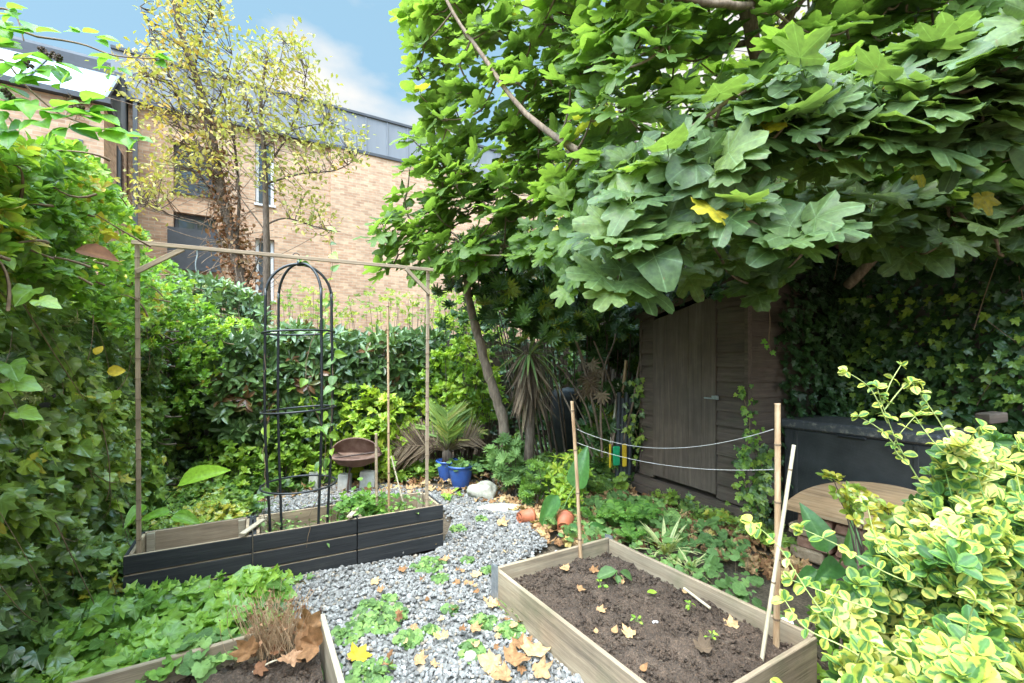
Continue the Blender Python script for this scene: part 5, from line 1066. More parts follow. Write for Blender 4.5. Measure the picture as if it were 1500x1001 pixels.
vinecol('broad ivy column climbing between the shed corner and the storage box', (*(cr_+sdir*.12)[:2], .0), (*(cr_+sdir*.12)[:2], .62), 200, (.035, .06), 'ivy', .07)
lc = sh0+fn*.05-fdir*.02
vinecol('ivy strand hanging over the far left corner of the shed', (*lc[:2], .35), (*lc[:2], 1.15), 110, (.035, .06), 'ivy', .06)

# --- right ivy wall
def rightivy():
    root = thing('ivy_wall', 'dark shaded ivy wall behind the storage box and shed', 'ivy', (3.2, 3.2, 0)); n = 17000
    s = R.uniform(-2.6, 2.9, n); z = R.uniform(.3, 3.5, n); base = np.array([2.85, 4.15, 0]); dr = np.array([.5, -.866, 0]); outn = np.array([-.866, -.5, 0])
    p = base+dr*s[:, None]+UZ*z[:, None]; nv = np.array([nz3(q, 1.8, 13)+.5*nz3(q, 4, 14) for q in p]); p += outn*(.0+.16*nv+R.uniform(-.14, .05, n)+.18*np.clip(z-1.6, 0, 1))[:, None]
    keep = ~((s < -.35) & (z < 2.1) & (s > -1.9)); p, nv, s, z = p[keep], nv[keep], s[keep], z[keep]; n = len(p)
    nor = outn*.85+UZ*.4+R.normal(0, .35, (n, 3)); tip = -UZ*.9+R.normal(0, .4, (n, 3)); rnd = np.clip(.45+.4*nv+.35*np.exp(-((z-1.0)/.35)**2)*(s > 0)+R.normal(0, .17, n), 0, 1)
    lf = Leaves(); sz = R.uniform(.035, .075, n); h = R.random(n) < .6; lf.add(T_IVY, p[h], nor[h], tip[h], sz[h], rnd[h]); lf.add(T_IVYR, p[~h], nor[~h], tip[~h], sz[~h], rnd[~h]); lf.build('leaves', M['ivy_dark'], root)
    k = 60; i = R.integers(0, n, k); a = p[i]+outn*.04; b = a-UZ*R.uniform(.3, .8, (k, 1))+dr*R.normal(0, .2, (k, 1)); strand_obj('vines', bez(a, (a+b)/2+outn*.05, b, 10), R.uniform(.0015, .0035, (k, 1)), M['vine'], root, 4)
    k = 700; i = R.integers(0, n, k*6); sel = (z[i] > .75) & (z[i] < 1.9) & (s[i] > 0.1); i = i[sel][:k]; q = p[i]+outn*.08; Leaves().add(T_IVY, q, outn+UZ*.6+R.normal(0, .3, (len(q), 3)), -UZ+R.normal(0, .4, (len(q), 3)), R.uniform(.04, .075, len(q))).build('young_leaves', M['ivy'], root)
rightivy()
hv = [P(1125, 440, 3.3), P(1128, 470, 3.28), P(1126, 500, 3.3), P(1130, 520, 3.3)]; root = thing('hanging_vine', 'thin bare vine hanging in front of the shed side', 'vine', hv[-1]); strand_obj('stem', poly(hv, 12)[None], .003, M['vine'], root)
Leaves().add(T_IVY, np.array([P(1121, 500, 3.29), P(1131, 516, 3.29), P(1123, 507, 3.28)]), np.array([-.3, -1, .4]), np.array([[-1, 0, -.4], [.6, 0, -.8], [0, 0, -1]]), .035).build('leaves', M['bright'], root)

# --- centre: fatsia, stems, cordyline, trunk -----------------------------
ccp = [(745, 470), (770, 400), (860, 380), (950, 440), (950, 620), (900, 690), (840, 660), (800, 640), (770, 590)]
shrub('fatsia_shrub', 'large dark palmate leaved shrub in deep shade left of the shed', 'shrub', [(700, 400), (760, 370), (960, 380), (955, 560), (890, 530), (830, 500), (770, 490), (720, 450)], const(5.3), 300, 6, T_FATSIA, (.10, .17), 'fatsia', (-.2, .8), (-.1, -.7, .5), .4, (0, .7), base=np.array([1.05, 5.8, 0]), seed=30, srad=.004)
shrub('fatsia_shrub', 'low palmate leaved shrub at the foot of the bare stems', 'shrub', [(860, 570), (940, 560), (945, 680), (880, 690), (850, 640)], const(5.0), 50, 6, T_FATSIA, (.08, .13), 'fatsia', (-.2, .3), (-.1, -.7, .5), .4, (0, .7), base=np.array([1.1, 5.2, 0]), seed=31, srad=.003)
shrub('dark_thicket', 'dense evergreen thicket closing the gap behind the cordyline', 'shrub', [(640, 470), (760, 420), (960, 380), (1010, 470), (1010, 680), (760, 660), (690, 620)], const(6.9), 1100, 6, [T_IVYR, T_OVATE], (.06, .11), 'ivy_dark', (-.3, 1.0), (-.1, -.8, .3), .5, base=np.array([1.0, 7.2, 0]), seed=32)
# bare arching stems
root = thing('bare_stemmed_shrub', 'shrub of bare arching brown stems rising beside the shed', 'shrub', P(880, 690, 4.9)*np.array([1, 1, 0])); cu = []
for pts in ([(868, 668), (835, 600), (805, 545), (770, 515)], [(872, 660), (860, 600), (830, 550), (815, 535)], [(882, 670), (880, 600), (885, 540), (900, 500), (902, 470)], [(885, 670), (868, 590), (850, 520), (840, 490)], [(892, 670), (905, 600), (890, 550), (870, 500)], [(905, 680), (890, 620), (870, 570), (845, 500)], [(880, 680), (862, 640), (858, 620), (835, 575)], [(900, 690), (925, 600), (935, 540), (940, 520)]):
    cu.append(poly([P(a, b, 4.85+.1*R.normal()) for a, b in pts], 20))
cu = np.array(cu); strand_obj('stems', cu, np.linspace(.017, .009, 20)[None, :]*R.uniform(.6, 1.1, (len(cu), 1)), M['bark_pale'], root, 7)
c = np.concatenate([P(870, 560, 4.75)+R.normal(0, .07, (20, 3))]); Leaves().add(T_FATSIA, c, R.normal(0, .4, (20, 3))+np.array([-.2, -.8, .2]), R.normal(0, .3, (20, 3))-UZ, R.uniform(.08, .14, 20)).build('withered_leaves', M['dryleaf'], root)
# leaning trunk
root = thing('leaning_tree', 'slender tree with a curved leaning brown trunk beside the cordyline', 'tree', P(737, 640, 4.9)*np.array([1, 1, 0])); pts = [(738, 622), (722, 570), (705, 510), (692, 460), (684, 415), (690, 370)]
tk = poly([np.array([*P(742, 640, 4.9)[:2], 0])]+[P(a, b, 4.9) for a, b in pts], 40); MB().tube(tk+R.normal(0, .004, tk.shape), np.linspace(.062, .034, 40)*(1+.08*np.sin(np.arange(40)*1.7)), 12).build('trunk', M['bark_pale'], root, smooth=True)
c = region([(640, 330), (760, 320), (770, 440), (700, 470), (640, 440)], 90, const(4.9), (-.3, .6)); b, nn, d, ix = rosette(c, np.array([-.3, -.5, .6])+R.normal(0, .3, c.shape), 6); Leaves().add(T_FATSIA, b, nn, d, R.uniform(.07, .12, len(b))).build('crown', M['fatsia'], root)
s = c[:40]; strand_obj('branches', bez(np.tile(tk[-1], (40, 1)), (tk[-1]+s)/2+UZ*.1, s, 6), .006, M['bark_pale'], root, 4)
# cordyline
cb_ = P(770, 640, 4.55); cb_[2] = 0; hd = P(775, 520, 4.55); root = thing('cordyline', 'cordyline with a hanging skirt of dead brown strap leaves', 'plant', cb_)
MB().tube(poly([cb_, (cb_+hd)/2+np.array([.03, 0, 0]), hd], 14), np.linspace(.055, .04, 14), 10).build('trunk', M['bark'], root, smooth=True)
n = 120; a = R.uniform(0, 6.28, n); zz = R.uniform(-.35, .05, n); e = R.uniform(-1.35, -.75, n); ra = np.column_stack([np.cos(a), np.sin(a), 0*a]); tip = ra*np.cos(e)[:, None]+UZ*np.sin(e)[:, None]; nr = ra*(-np.sin(e))[:, None]+UZ*np.cos(e)[:, None]
Leaves().add((T_STRAP[0]*np.array([1.1, 1, 1]), T_STRAP[1], T_STRAP[2]), hd+ra*.04+UZ*zz[:, None], nr, tip, R.uniform(.25, .5, n), bend=(-.1, .3), fold=(0, .1)).build('dead_skirt', M['dryleaf'], root)
n = 34; a = R.uniform(0, 6.28, n); e = R.uniform(-.6, 1.2, n); ra = np.column_stack([np.cos(a), np.sin(a), 0*a]); tip = ra*np.cos(e)[:, None]+UZ*np.sin(e)[:, None]; nr = -ra*np.sin(e)[:, None]+UZ*np.cos(e)[:, None]
Leaves().add(T_STRAP, hd+ra*.03, nr, tip, R.uniform(.25, .5, n), bend=(.1, .9), fold=(0, .1)).build('green_leaves', M['strap'], root)
# palm in the blue pot
pt = pc2+UZ*.2; root = thing('potted_palm', 'small palm with upright green fronds and a fibrous dead base, in the rear blue pot', 'palm', pt); hd = pt+UZ*.12
MB().tube([pt-UZ*.02, hd, hd+UZ*.06], [.06, .055, .02], 10).build('trunk', M['bark'], root, smooth=True)
def fronds(nm, specs, m):
    lf = Leaves(); cu = []
    for az, el, L in specs:
        d = np.array([math.cos(az), math.sin(az)*.6, 0]); t = np.linspace(0, 1, 26)[:, None]; cv = hd+d*L*math.cos(el)*t+UZ*(L*math.sin(el)*t-L*.35*t*t); cu.append(cv); tg = nrm(np.gradient(cv, axis=0)); sd_ = nrm(np.cross(tg, np.array([.0, -1., .3]))); up = np.cross(sd_, tg)
        for g_ in (-1, 1): lf.add((T_STRAP[0]*np.array([1.5 if m == 'palm' else .8, 1, 1]), T_STRAP[1], T_STRAP[2]), cv[6:], up[6:]+R.normal(0, .15, (20, 3)), (sd_*g_+tg*.9)[6:], .45*L*np.sin(np.linspace(.5, 2.9, 20))+.04)
    lf.build(nm, M[m], root); strand_obj('rachis', np.array(cu), .004, M['yellowstem'] if m == 'palm' else M['vine'], root, 4)
fronds('fronds', [(1.9, 1.35, .62), (1.3, 1.35, .6), (2.4, 1.1, .55), (.6, 1.0, .6), (1.6, 1.5, .68), (-1.4, 1.25, .42)], 'palm'); fronds('dead_fronds', [(3.0, .55, .62), (3.3, .42, .66), (.2, .75, .5), (2.9, .8, .5), (3.2, .3, .6)], 'dryleaf')
n = 90; a = R.uniform(0, 6.28, n); e = R.uniform(.3, 1.45, n); ra = np.column_stack([np.cos(a), np.sin(a), 0*a]); Leaves().add(T_STRAP, np.tile(hd, (n, 1)), -ra*np.sin(e)[:, None]+UZ*np.cos(e)[:, None], ra*np.cos(e)[:, None]+UZ*np.sin(e)[:, None], R.uniform(.1, .26, n)).build('fibrous_base', M['dryleaf'], root)
c = pc1+UZ*.24+np.array([.05, 0, 0]); root = thing('pot_plant', 'leafy green plant spilling from the fluted blue pot', 'plant', c); n = 60; Leaves().add(T_ROUND, c+R.normal(0, 1, (n, 3))*np.array([.09, .06, .03]), R.normal(0, .4, (n, 3))+UZ, R.normal(0, 1, (n, 3)), R.uniform(.03, .055, n)).build('leaves', M['weed'], root)
# --- variegated euonymus
ep = [(1275, 830), (1300, 790), (1350, 720), (1380, 665), (1410, 650), (1450, 645), (1500, 650), (1640, 640), (1640, 1250), (1235, 1250), (1235, 990), (1250, 940), (1235, 905), (1250, 860)]
def euod(px, py): return np.clip(1.62-(py-620)/400*.62, .62, 1.7)+.10*np.sin(px*.03)+.08*np.sin(py*.035+px*.01)-.0004*(px-1300)
ec = region(ep, 800, euod, (0, .1)); ec2 = region(ep, 650, euod, (.1, .32)); 
root = thing('variegated_euonymus', 'yellow and green variegated euonymus bush in the right foreground', 'shrub', (1.5, 1.5, 0))
ax = nrm(np.array([-.2, -.6, .85])+R.normal(0, .38, ec.shape)); b, nn, d, ix = rosette(ec, ax, 7, (-.1, .9), (0, .012)); 
hgt = np.clip((ec[:, 2]-.25)/.9, 0, 1); rr = np.clip(.10+.9*clump(ec, 5, 41, .9)+.16*hgt, 0, 1)[ix]+R.normal(0, .17, len(ix)); lf = Leaves(); lf.add(T_EUO, b, nn, d, R.uniform(.022, .050, len(b)), rr, bend=(-.1, .3), fold=(0, .3))
ax = nrm(np.array([-.2, -.5, .7])+R.normal(0, .5, ec2.shape)); b, nn, d, ix = rosette(ec2, ax, 7, (-.1, .9), (0, .012)); lf.add(T_EUO, b, nn, d, R.uniform(.032, .055, len(b)), R.uniform(0, .25, len(b)))
# sprays that stick out
cu = []
def spray(pts, s=.04, n=None, two=True, r0=.0028):
    c = poly(pts, 30); cu.append(c); n = n or 6
    tg = nrm(np.gradient(c, axis=0))
    for k in np.linspace(5, 29, n).astype(int):
        sd_ = nrm(np.cross(tg[k], nrm(R.normal(size=3))))
        for g_ in (1, -1): lf.add(T_EUO, c[k], tg[k]*.7+R.normal(0, .25, 3)+np.array([0, -.4, .5]), sd_*g_+tg[k]*.5, s*R.uniform(.7, 1.1), np.array([R.uniform(.35, .95)]))
    for g_ in range(3): lf.add(T_EUO, c[-1], R.normal(0, .4, 3)+np.array([0, -.6, .5]), tg[-1]+R.normal(0, .4, 3), s*.8, np.array([R.uniform(.5, 1)]))
Ys = 1.5
spray([P(1370, 740, Ys), P(1320, 660, Ys), P(1295, 600, Ys), P(1285, 568, Ys)], .034, 7); spray([P(1300, 620, Ys), P(1275, 570, Ys-.02), P(1240, 545, Ys-.04)], .030, 3); spray([P(1293, 590, Ys), P(1305, 560, Ys), P(1320, 535, Ys)], .026, 3); spray([P(1296, 600, Ys), P(1325, 565, Ys), P(1345, 560, Ys)], .026, 3)
spray([P(1318, 660, Ys), P(1290, 630, Ys), P(1258, 610, Ys)], .028, 4); spray([P(1330, 680, Ys), P(1310, 650, Ys), P(1350, 600, Ys)], .028, 4); spray([P(1420, 700, Ys), P(1380, 625, Ys), P(1350, 580, Ys), P(1335, 560, Ys)], .034, 7)
spray([P(1400, 880, 1.2), P(1300, 840, 1.22), P(1230, 800, 1.25), P(1175, 775, 1.28)], .036, 5); spray([P(1330, 960, 1.15), P(1260, 940, 1.17), P(1200, 890, 1.2), P(1140, 800, 1.25), P(1100, 765, 1.27)], .035, 9); spray([P(1300, 990, 1.1), P(1240, 950, 1.12), P(1180, 920, 1.16), P(1150, 880, 1.2)], .035, 6)
spray([P(1300, 900, 1.2), P(1240, 880, 1.2), P(1200, 865, 1.22), P(1160, 850, 1.25)], .034, 6); spray([P(1350, 850, 1.2), P(1290, 800, 1.22), P(1270, 740, 1.24)], .034, 3); spray([P(1450, 700, 1.4), P(1380, 660, 1.42), P(1340, 610, 1.45)], .034, 7)
for k in range(60):
    a = ec[R.integers(0, len(ec))]; dd = nrm(np.array([-.5, -.3, .9])+R.normal(0, .4, 3)); spray([a, a+dd*.04, a+dd*.09+UZ*.01, a+dd*R.uniform(.1, .17)], .036, 3)
lf.build('leaves', M['euo'], root); strand_obj('twigs', np.array(cu), np.linspace(.0024, .0011, 30)[None, :], M['yellowstem'], root, 5)
s = R.permutation(len(ec))[:170]; e = ec[s]; b0 = np.array([1.5, 1.5, 0])+R.normal(0, .15, (170, 3))*np.array([1, 1, 0]); strand_obj('stems', bez(b0, (b0+e)/2+R.normal(0, .05, e.shape), e, 8), np.linspace(.006, .0014, 8)[None, :], M['greenstem'], root, 5)
# dark green small shrub at its foot + behind
mound('glossy_sprig', 'rounded green sprigs trailing in front of the bench top', [(1200, 690), (1230, 690), (1290, 740), (1330, 750), (1310, 790), (1250, 760)], 1.95, 42, (.03, .045), 'ivy', T_EUO, 44, 6, thick=(-.05, .1), cb=.35, base=np.array([1.8, 1.9, 0]))
mound('green_undergrowth', 'plain green leafy undergrowth below the variegated bush', [(1190, 860), (1240, 850), (1290, 900), (1300, 1100), (1190, 1100), (1195, 960)], 1.75, 200, (.03, .05), 'hedge', T_OVATE, 45, 6, thick=(-.1, .2), cb=-.2, base=np.array([1.3, 1.7, 0]))

# --- bramble (top left)
root = thing('bramble', 'bramble stems with big bright leaves and dried berries arching in at top left', 'bramble', (-1.9, 1.2, 0)); st = []; lf = Leaves(); Yb = 1.25
stems = [[(-260, 500), (-120, 240), (-30, 130), (0, 87), (36, 124), (70, 155), (100, 173), (150, 190)], [(-260, 470), (-130, 160), (0, 52), (60, 55), (120, 65), (170, 82), (240, 86)], [(-200, 430), (-80, 200), (0, 165), (27, 200)], [(-220, 440), (-100, 100), (-20, 20), (20, 20), (35, 60)]]
for pts in stems: st.append(poly([P(a, b, Yb+.0005*(a+100)) for a, b in pts], 30))
strand_obj('stems', np.array(st), np.linspace(.0045, .0016, 30)[None, :], M['vine'], root, 6)
def tri(px, py, s, az, Yb=1.25, nl=3):
    c = P(px, py, Yb); a0 = math.radians(az)
    for k in range(nl):
        a = a0+(k-(nl-1)/2)*1.0; tp = np.array([math.cos(a), -.15, math.sin(a)]); lf.add(T_HEART if False else T_OVATE, c+tp*.006, np.array([.0, -.55, .75])+R.normal(0, .25, 3), tp, s*(1 if k == 1 else .8), np.array([R.uniform(.2, .9)]), asp=(1.1, 1.3))
for q in ((8, 45, .07, 40), (20, 60, .08, 200), (52, 50, .07, 100), (0, 110, .085, 300), (25, 125, .08, 60), (45, 145, .085, 230), (75, 158, .09, 320), (90, 125, .06, 80), (105, 168, .09, 340), (130, 170, .08, 10), (148, 192, .085, 330), (165, 85, .055, 250), (120, 50, .055, 100), (140, 58, .05, 30), (168, 100, .055, 290), (225, 82, .045, 340), (228, 88, .045, 20), (0, 160, .09, 340), (10, 190, .08, 300), (60, 175, .07, 310), (185, 200, .05, 350), (25, 22, .05, 160), (10, 15, .05, 30), (20, 90, .08, 10), (50, 105, .075, 330), (-20, 70, .09, 10), (-30, 130, .09, 330), (-40, 180, .09, 0), (80, 95, .06, 40), (120, 150, .07, 20), (100, 185, .08, 300), (200, 205, .045, 330)): tri(*q)
lf.build('leaves', M['bramble'], root)
for k, (px, py) in enumerate(((62, 75), (75, 80), (42, 95), (8, 135), (15, 142), (85, 85), (118, 160))):
    c = P(px, py, 1.24); d = nrm(R.normal(size=(22, 3))); strand_obj('berries', np.stack([c+d*.003, c+d*.008, c+d*.012], 1), np.array([[.002, .0035, .001]]), M['berry'], root, 5)
c = P(137, 366, 1.6); lf = Leaves(); lf.add(T_OVATE, c+np.array([-.06, 0, 0]), np.array([.1, -.7, .6]), np.array([1, 0, -.1]), .125, np.array([.1])); tag(lf.build('fallen_leaf', M['deadivy'], None, c), 'large rust brown leaf caught on the ivy near the frame top left', 'leaf')
c = P(157, 545, 2.3); lf = Leaves(); lf.add(T_OVATE, c, np.array([.3, -.9, .3]), np.array([.9, 0, .2]), .07, np.array([.5]), asp=(1.3, 1.4)); tag(lf.build('fallen_leaf', M['yellow'], None, c), 'round yellow leaf lodged in the middle of the left ivy wall', 'leaf')
c = P(140, 520, 2.25); lf = Leaves(); lf.add(T_OVATE, c, np.array([.3, -.9, .3]), np.array([.2, 0, .9]), .055, np.array([.8]), asp=(1.2, 1.3)); tag(lf.build('fallen_leaf', M['yellow'], None, c), 'smaller yellow leaf lodged just above the round one in the ivy', 'leaf')

# --- FIG TREE ------------------------------------------------------------
fig = thing('fig_tree', 'large spreading fig tree with big lobed leaves overhanging the shed', 'tree', (2.75, 4.3, 0))
Tb = np.array([3.35, 4.35, 0.])
def fd(px, py=None): return np.interp(px, [480, 560, 650, 800, 880, 950, 1100, 1300, 1500, 1700], [4.6, 4.3, 4.0, 3.3, 2.6, 2.1, 1.9, 1.85, 1.7, 1.6])
limbs = []
def limb(pts, r0, r1, K=30): c = poly(pts, K); limbs.append((c, np.linspace(r0, r1, K))); return c
l0 = limb([Tb, P(1265, 430, 4.1), P(1175, 275, 3.6), P(1150, 190, 3.3), P(1113, 90, 3.0), P(1090, 0, 2.9), P(1080, -120, 2.9), P(1040, -260, 3.)], .075, .03)
l1 = limb([P(1175, 275, 3.6), P(1060, 280, 3.7), P(960, 265, 3.2), P(888, 243, 2.75), P(780, 175, 3.2), P(708, 85, 3.55), P(654, 0, 3.8), P(620, -80, 4.0)], .032, .01)
l2 = limb([P(1175, 275, 3.6), P(1000, 330, 3.8), P(880, 385, 4.1), P(798, 378, 4.2), P(735, 360, 4.2), P(685, 358, 4.2), P(610, 330, 4.2)], .032, .008)
l3 = limb([P(1340, 235, 2.8), P(1250, 218, 2.6), P(1135, 232, 2.45), P(1060, 275, 2.3), P(1000, 330, 2.2)], .022, .010)
l3b = limb([P(1240, 420, 3.8), P(1330, 320, 3.3), P(1340, 235, 2.8), P(1400, 160, 2.4), P(1500, 100, 2.1), P(1620, 60, 1.9)], .04, .012)
l4 = limb([P(1090, 0, 2.9), P(1100, 8, 2.6), P(1040, 5, 2.4), P(975, -8, 2.3), P(900, -30, 2.2)], .024, .011)
l5 = limb([P(1113, 90, 3.0), P(1160, 20, 3.0), P(1200, -40, 3.), P(1260, -160, 3.2)], .03, .012)
l6 = limb([P(1100, 60, 3.0), P(1000, 80, 3.1), P(900, 60, 3.3), P(800, 20, 3.5), P(740, -60, 3.6)], .02, .008)
l7 = limb([P(1150, 190, 3.3), P(1060, 200, 2.9), P(980, 210, 2.5), P(930, 300, 2.25), P(905, 390, 2.1)], .022, .008)
l8 = limb([P(1340, 235, 2.8), P(1260, 150, 2.4), P(1180, 120, 2.15), P(1100, 130, 2.0), P(1010, 190, 2.0)], .02, .008)
l9 = limb([P(1330, 320, 3.3), P(1250, 330, 2.7), P(1190, 330, 2.2), P(1170, 345, 2.05)], .018, .006)
for (c, r) in limbs: MB().tube(c+R.normal(0, .003, c.shape), r*(1+.06*np.sin(np.arange(len(r))*1.3)), 10).build('limb', M['bark_pale'], fig, smooth=True)
# bare upright shoots at the top right
sh = []
for px in (1185, 1192, 1215, 1245, 1262, 1300, 1318, 1340, 1365, 1400, 1440, 1475): sh.append(poly([P(px+R.uniform(20, 80), 260, 3.4), P(px+20, 150, 3.3), P(px, 20, 3.2), P(px-R.uniform(-30, 10), -150, 3.1)], 14))
strand_obj('shoots', np.array(sh), np.linspace(.013, .006, 14)[None, :], M['bark_pale'], fig, 6)
LP = np.concatenate([c[8:] for c, r in limbs]); LPG = LP.copy()
cp = [(605, 60), (600, 110), (625, 150), (612, 190), (622, 240), (590, 290), (565, 330), (575, 380), (610, 415), (690, 400), (760, 380), (840, 430), (880, 455), (930, 460), (980, 400), (1050, 370), (1080, 390), (1120, 400), (1190, 385), (1250, 300), (1310, 280), (1400, 330), (1450, 290), (1500, 270), (1700, 260), (1700, -320), (660, -320), (610, -120), (600, 0)]
lfF = Leaves(); lfB = Leaves(); twigs = []; pets = []
def fig_ros(c, ax, n, size, lf, rb, petl=(.05, .11), el=(-.1, .95), Ts=(T_FIG, T_FIG3, T_FIG1), pw=(.5, .3, .2), twig=True):
    b, nn, d, ix = rosette(c, ax, n, el, petl); N = len(b)
    # leaves level out towards the light
    hi = np.clip((b[:, 2:3]-2.05)/.7, 0, 1); lev = R.uniform(.3, 1.15, (len(c), 1))[ix]
    nn = nrm(nn*.8+lev*((1-hi)*np.array([-.12, -.62, .40])+hi*np.array([-.05, -.12, .7]))+R.normal(0, .24, nn.shape)); d = nrm(d+(1-hi)*np.array([0, -.05, -.32])+R.normal(0, .12, d.shape)); k = R.choice(len(Ts), N, p=pw); sz = R.uniform(*size, N); rnd = rb+R.normal(0, .16, N)
    yl = R.random(N) < .004; rnd = np.where(yl, 1., np.minimum(rnd, .93))
    for i, t_ in enumerate(Ts): s = k == i; lf.add(t_, b[s], nn[s], d[s], sz[s], rnd[s], bend=(-.02, .5), fold=(-.12, .18), twist=.17)
    cc = c[ix]; pets.append(bez(cc, (cc+b)/2+UZ*.01, b, 4))
    if twig:
        global LPG
        d0 = np.array([np.linalg.norm(LP-q, axis=1).min() for q in c])
        for q in c[np.argsort(d0)]:
            dd = np.linalg.norm(LPG-q, axis=1)+.8*np.clip(LPG[:, 2]-q[2]-.05, 0, 9); a = LPG[np.argmin(dd)]; tw1 = bez(a[None], ((a+q)/2-UZ*.05+R.normal(0, .02, 3))[None], q[None], 10)[0]; twigs.append(tw1)
            LPG = np.concatenate([LPG, tw1[4::2]])
def ax_of(c, j=.3): 
    o = nrm(c-np.array([2.2, 3.6, 1.6])); return nrm(o*.55+np.array([-.1, -.35, .65])+R.normal(0, j, c.shape))
# front sheet right: big near leaves
fr1 = [(860, 300), (880, 400), (930, 440), (985, 370), (1060, 350), (1090, 330), (1100, 260), (1180, 240), (1250, 240), (1330, 250), (1450, 200), (1650, 200), (1650, 20), (1400, 60), (1200, 110), (1050, 140), (960, 200), (880, 260)]
c = region(fr1, 85, fd, (-.08, .25)); fig_ros(c, ax_of(c), 6, (.085, .155), lfF, .42)
hand = [(925, 300, 2.0), (900, 350, 1.98), (950, 360, 1.95), (980, 240, 2.0), (1040, 290, 1.95), (1170, 345, 1.8), (1150, 365, 1.82), (905, 420, 2.05), (1340, 160, 1.75), (1400, 130, 1.7), (1465, 100, 1.65), (1290, 190, 1.8), (1230, 180, 1.85), (1440, 170, 1.7), (1110, 170, 1.95), (1380, 190, 1.72), (1060, 240, 2.0), (1500, 60, 1.6), (1350, 225, 1.78), (1000, 395, 2.5), (1060, 392, 2.6), (1105, 415, 2.7), (955, 425, 2.6), (1140, 405, 2.6), (1215, 290, 2.2), (1260, 330, 2.5), (1320, 300, 2.4)]
c = np.array([P(*q) for q in hand]); fig_ros(c, nrm(np.array([-.15, -.45, .75])+R.normal(0, .2, c.shape)), 7, (.095, .168), lfF, .5)
# middle and left sheets
lft = [(610, 0), (605, 60), (610, 110), (640, 150), (625, 190), (632, 240), (600, 290), (570, 330), (585, 380), (620, 410), (690, 400), (760, 375), (840, 410), (900, 400), (960, 250), (1000, 60), (1000, -200), (650, -200)]
c = region(lft, 270, fd, (-.1, .5)); fig_ros(c, ax_of(c), 6, (.085, .145), lfB, .5)
# silhouette rosettes on the left edge
ed = [(600, 25), (618, 62), (610, 100), (628, 118), (605, 205), (592, 290), (560, 328), (552, 350), (582, 372), (565, 395), (625, 400), (640, 170), (700, 395), (600, 250), (640, 240), (630, 20), (575, 345), (610, 360), (640, 395), (660, 330), (615, 140)]
c = np.array([P(a, b, 4.1+R.uniform(-.15, .15)) for a, b in ed]); fig_ros(c, ax_of(c), 6, (.10, .15), lfB, .6)
c = region(cp, 330, lambda px, py: fd(px)+.55, (0, .7)); fig_ros(c, ax_of(c), 6, (.11, .165), lfB, .45)
c = region(cp, 260, lambda px, py: fd(px)+1.25, (0, 1.4)); fig_ros(c, ax_of(c, .4), 6, (.12, .17), lfB, .55)
# low hanging leaves over the ivy at right, dimmer and partly yellow
lw = [(1080, 250), (1250, 290), (1500, 290), (1600, 380), (1430, 370), (1340, 365), (1260, 350), (1200, 320)]
c = region(lw, 75, lambda px, py: np.full(len(px), 2.5), (-.2, .5)); fig_ros(c, ax_of(c), 4, (.10, .15), lfF, .4)
ylv = [(1440, 305, 2.0), (1460, 215, 2.1), (1345, 265, 2.2), (1305, 245, 2.4), (1100, 255, 2.5)]
for px, py, Y in ylv: lfF.add(T_FIG3, P(px, py-15, Y), np.array([0, -1, .3]), np.array([.2, 0, -1.]), .085, np.array([1.0]))
lfF.build('leaves', M['fig'], fig); lfB.build('inner_leaves', M['fig_back'], fig)
strand_obj('twigs', np.array(twigs), np.linspace(.009, .0045, 10)[None, :], M['bark_pale'], fig, 5); strand_obj('leaf_stalks', np.concatenate(pets), .0022, M['greenstem'], fig, 4)

# --- tree beyond on the right, seen through the fig
def leaftree(name, label, base, trunk, limbs_, region_pts, n, per, size, m, T, rb, bark='bark', bend=(0, .3), j=.7, group=None, cat='tree', r=(.1, .02), tw=.004):
    root = thing(name, label, cat, base, 0, group); MB().tube(poly(trunk, 40), np.linspace(r[0], r[1], 40)*(1+.07*np.sin(np.arange(40)*1.9)), 12).build('trunk', M[bark], root, smooth=True)
    tr_ = poly(trunk, 40); LPt = [tr_[10:]]; mb = MB()
    for pts, r0 in limbs_: c = poly(pts, 20); mb.tube(c, np.linspace(r0, r0*.3, 20), 7); LPt.append(c)
    if limbs_: mb.build('branches', M[bark], root, smooth=True)
    LPt = np.concatenate(LPt); c = region_pts; tw_ = []
    for q in c:
        dd = np.linalg.norm(LPt-q, axis=1)+.6*np.clip(LPt[:, 2]-q[2], 0, 9); a = LPt[np.argmin(dd)]; tw_.append(bez(a[None], ((a+q)/2+R.normal(0, .08, 3))[None], q[None], 7)[0])
    strand_obj('twigs', np.array(tw_), np.linspace(tw*1.6, tw*.6, 7)[None, :], M[bark], root, 4)
    b, nn, d, ix = rosette(c, nrm(np.array([0, -.2, .8])+R.normal(0, j, c.shape)), per, (-.5, 1.1), (0, size[1]*1.2)); b = b+R.normal(0, size[1]*1.1, b.shape); lf = Leaves(); lf.add(T, b, nrm(nn+R.normal(0, .3, nn.shape)), d, R.uniform(*size, len(b)), np.clip(clump(c, 1.2, 50)[ix]*1.0+rb+R.normal(0, .12, len(b)), 0, 1)); lf.build('crown', M[m], root)
Yr = 9.
leaftree('background_tree', 'yellow green tree beyond the right fence, glimpsed through the fig', (6.5, Yr, 0), [np.array([6.5, Yr, 0]), P(1235, 300, Yr), P(1225, 100, Yr), P(1215, -150, Yr)], [([P(1232, 250, Yr), P(1300, 100, Yr), P(1330, -60, Yr)], .05), ([P(1228, 180, Yr), P(1150, 60, Yr), P(1120, -60, Yr)], .05)], region([(1050, -250), (1450, -250), (1500, 60), (1400, 260), (1150, 280), (1050, 100)], 420, const(Yr), (-1, 1.5)), 420, 7, (.09, .17), 'farleaf', T_OVATE, .1, tw=.01)
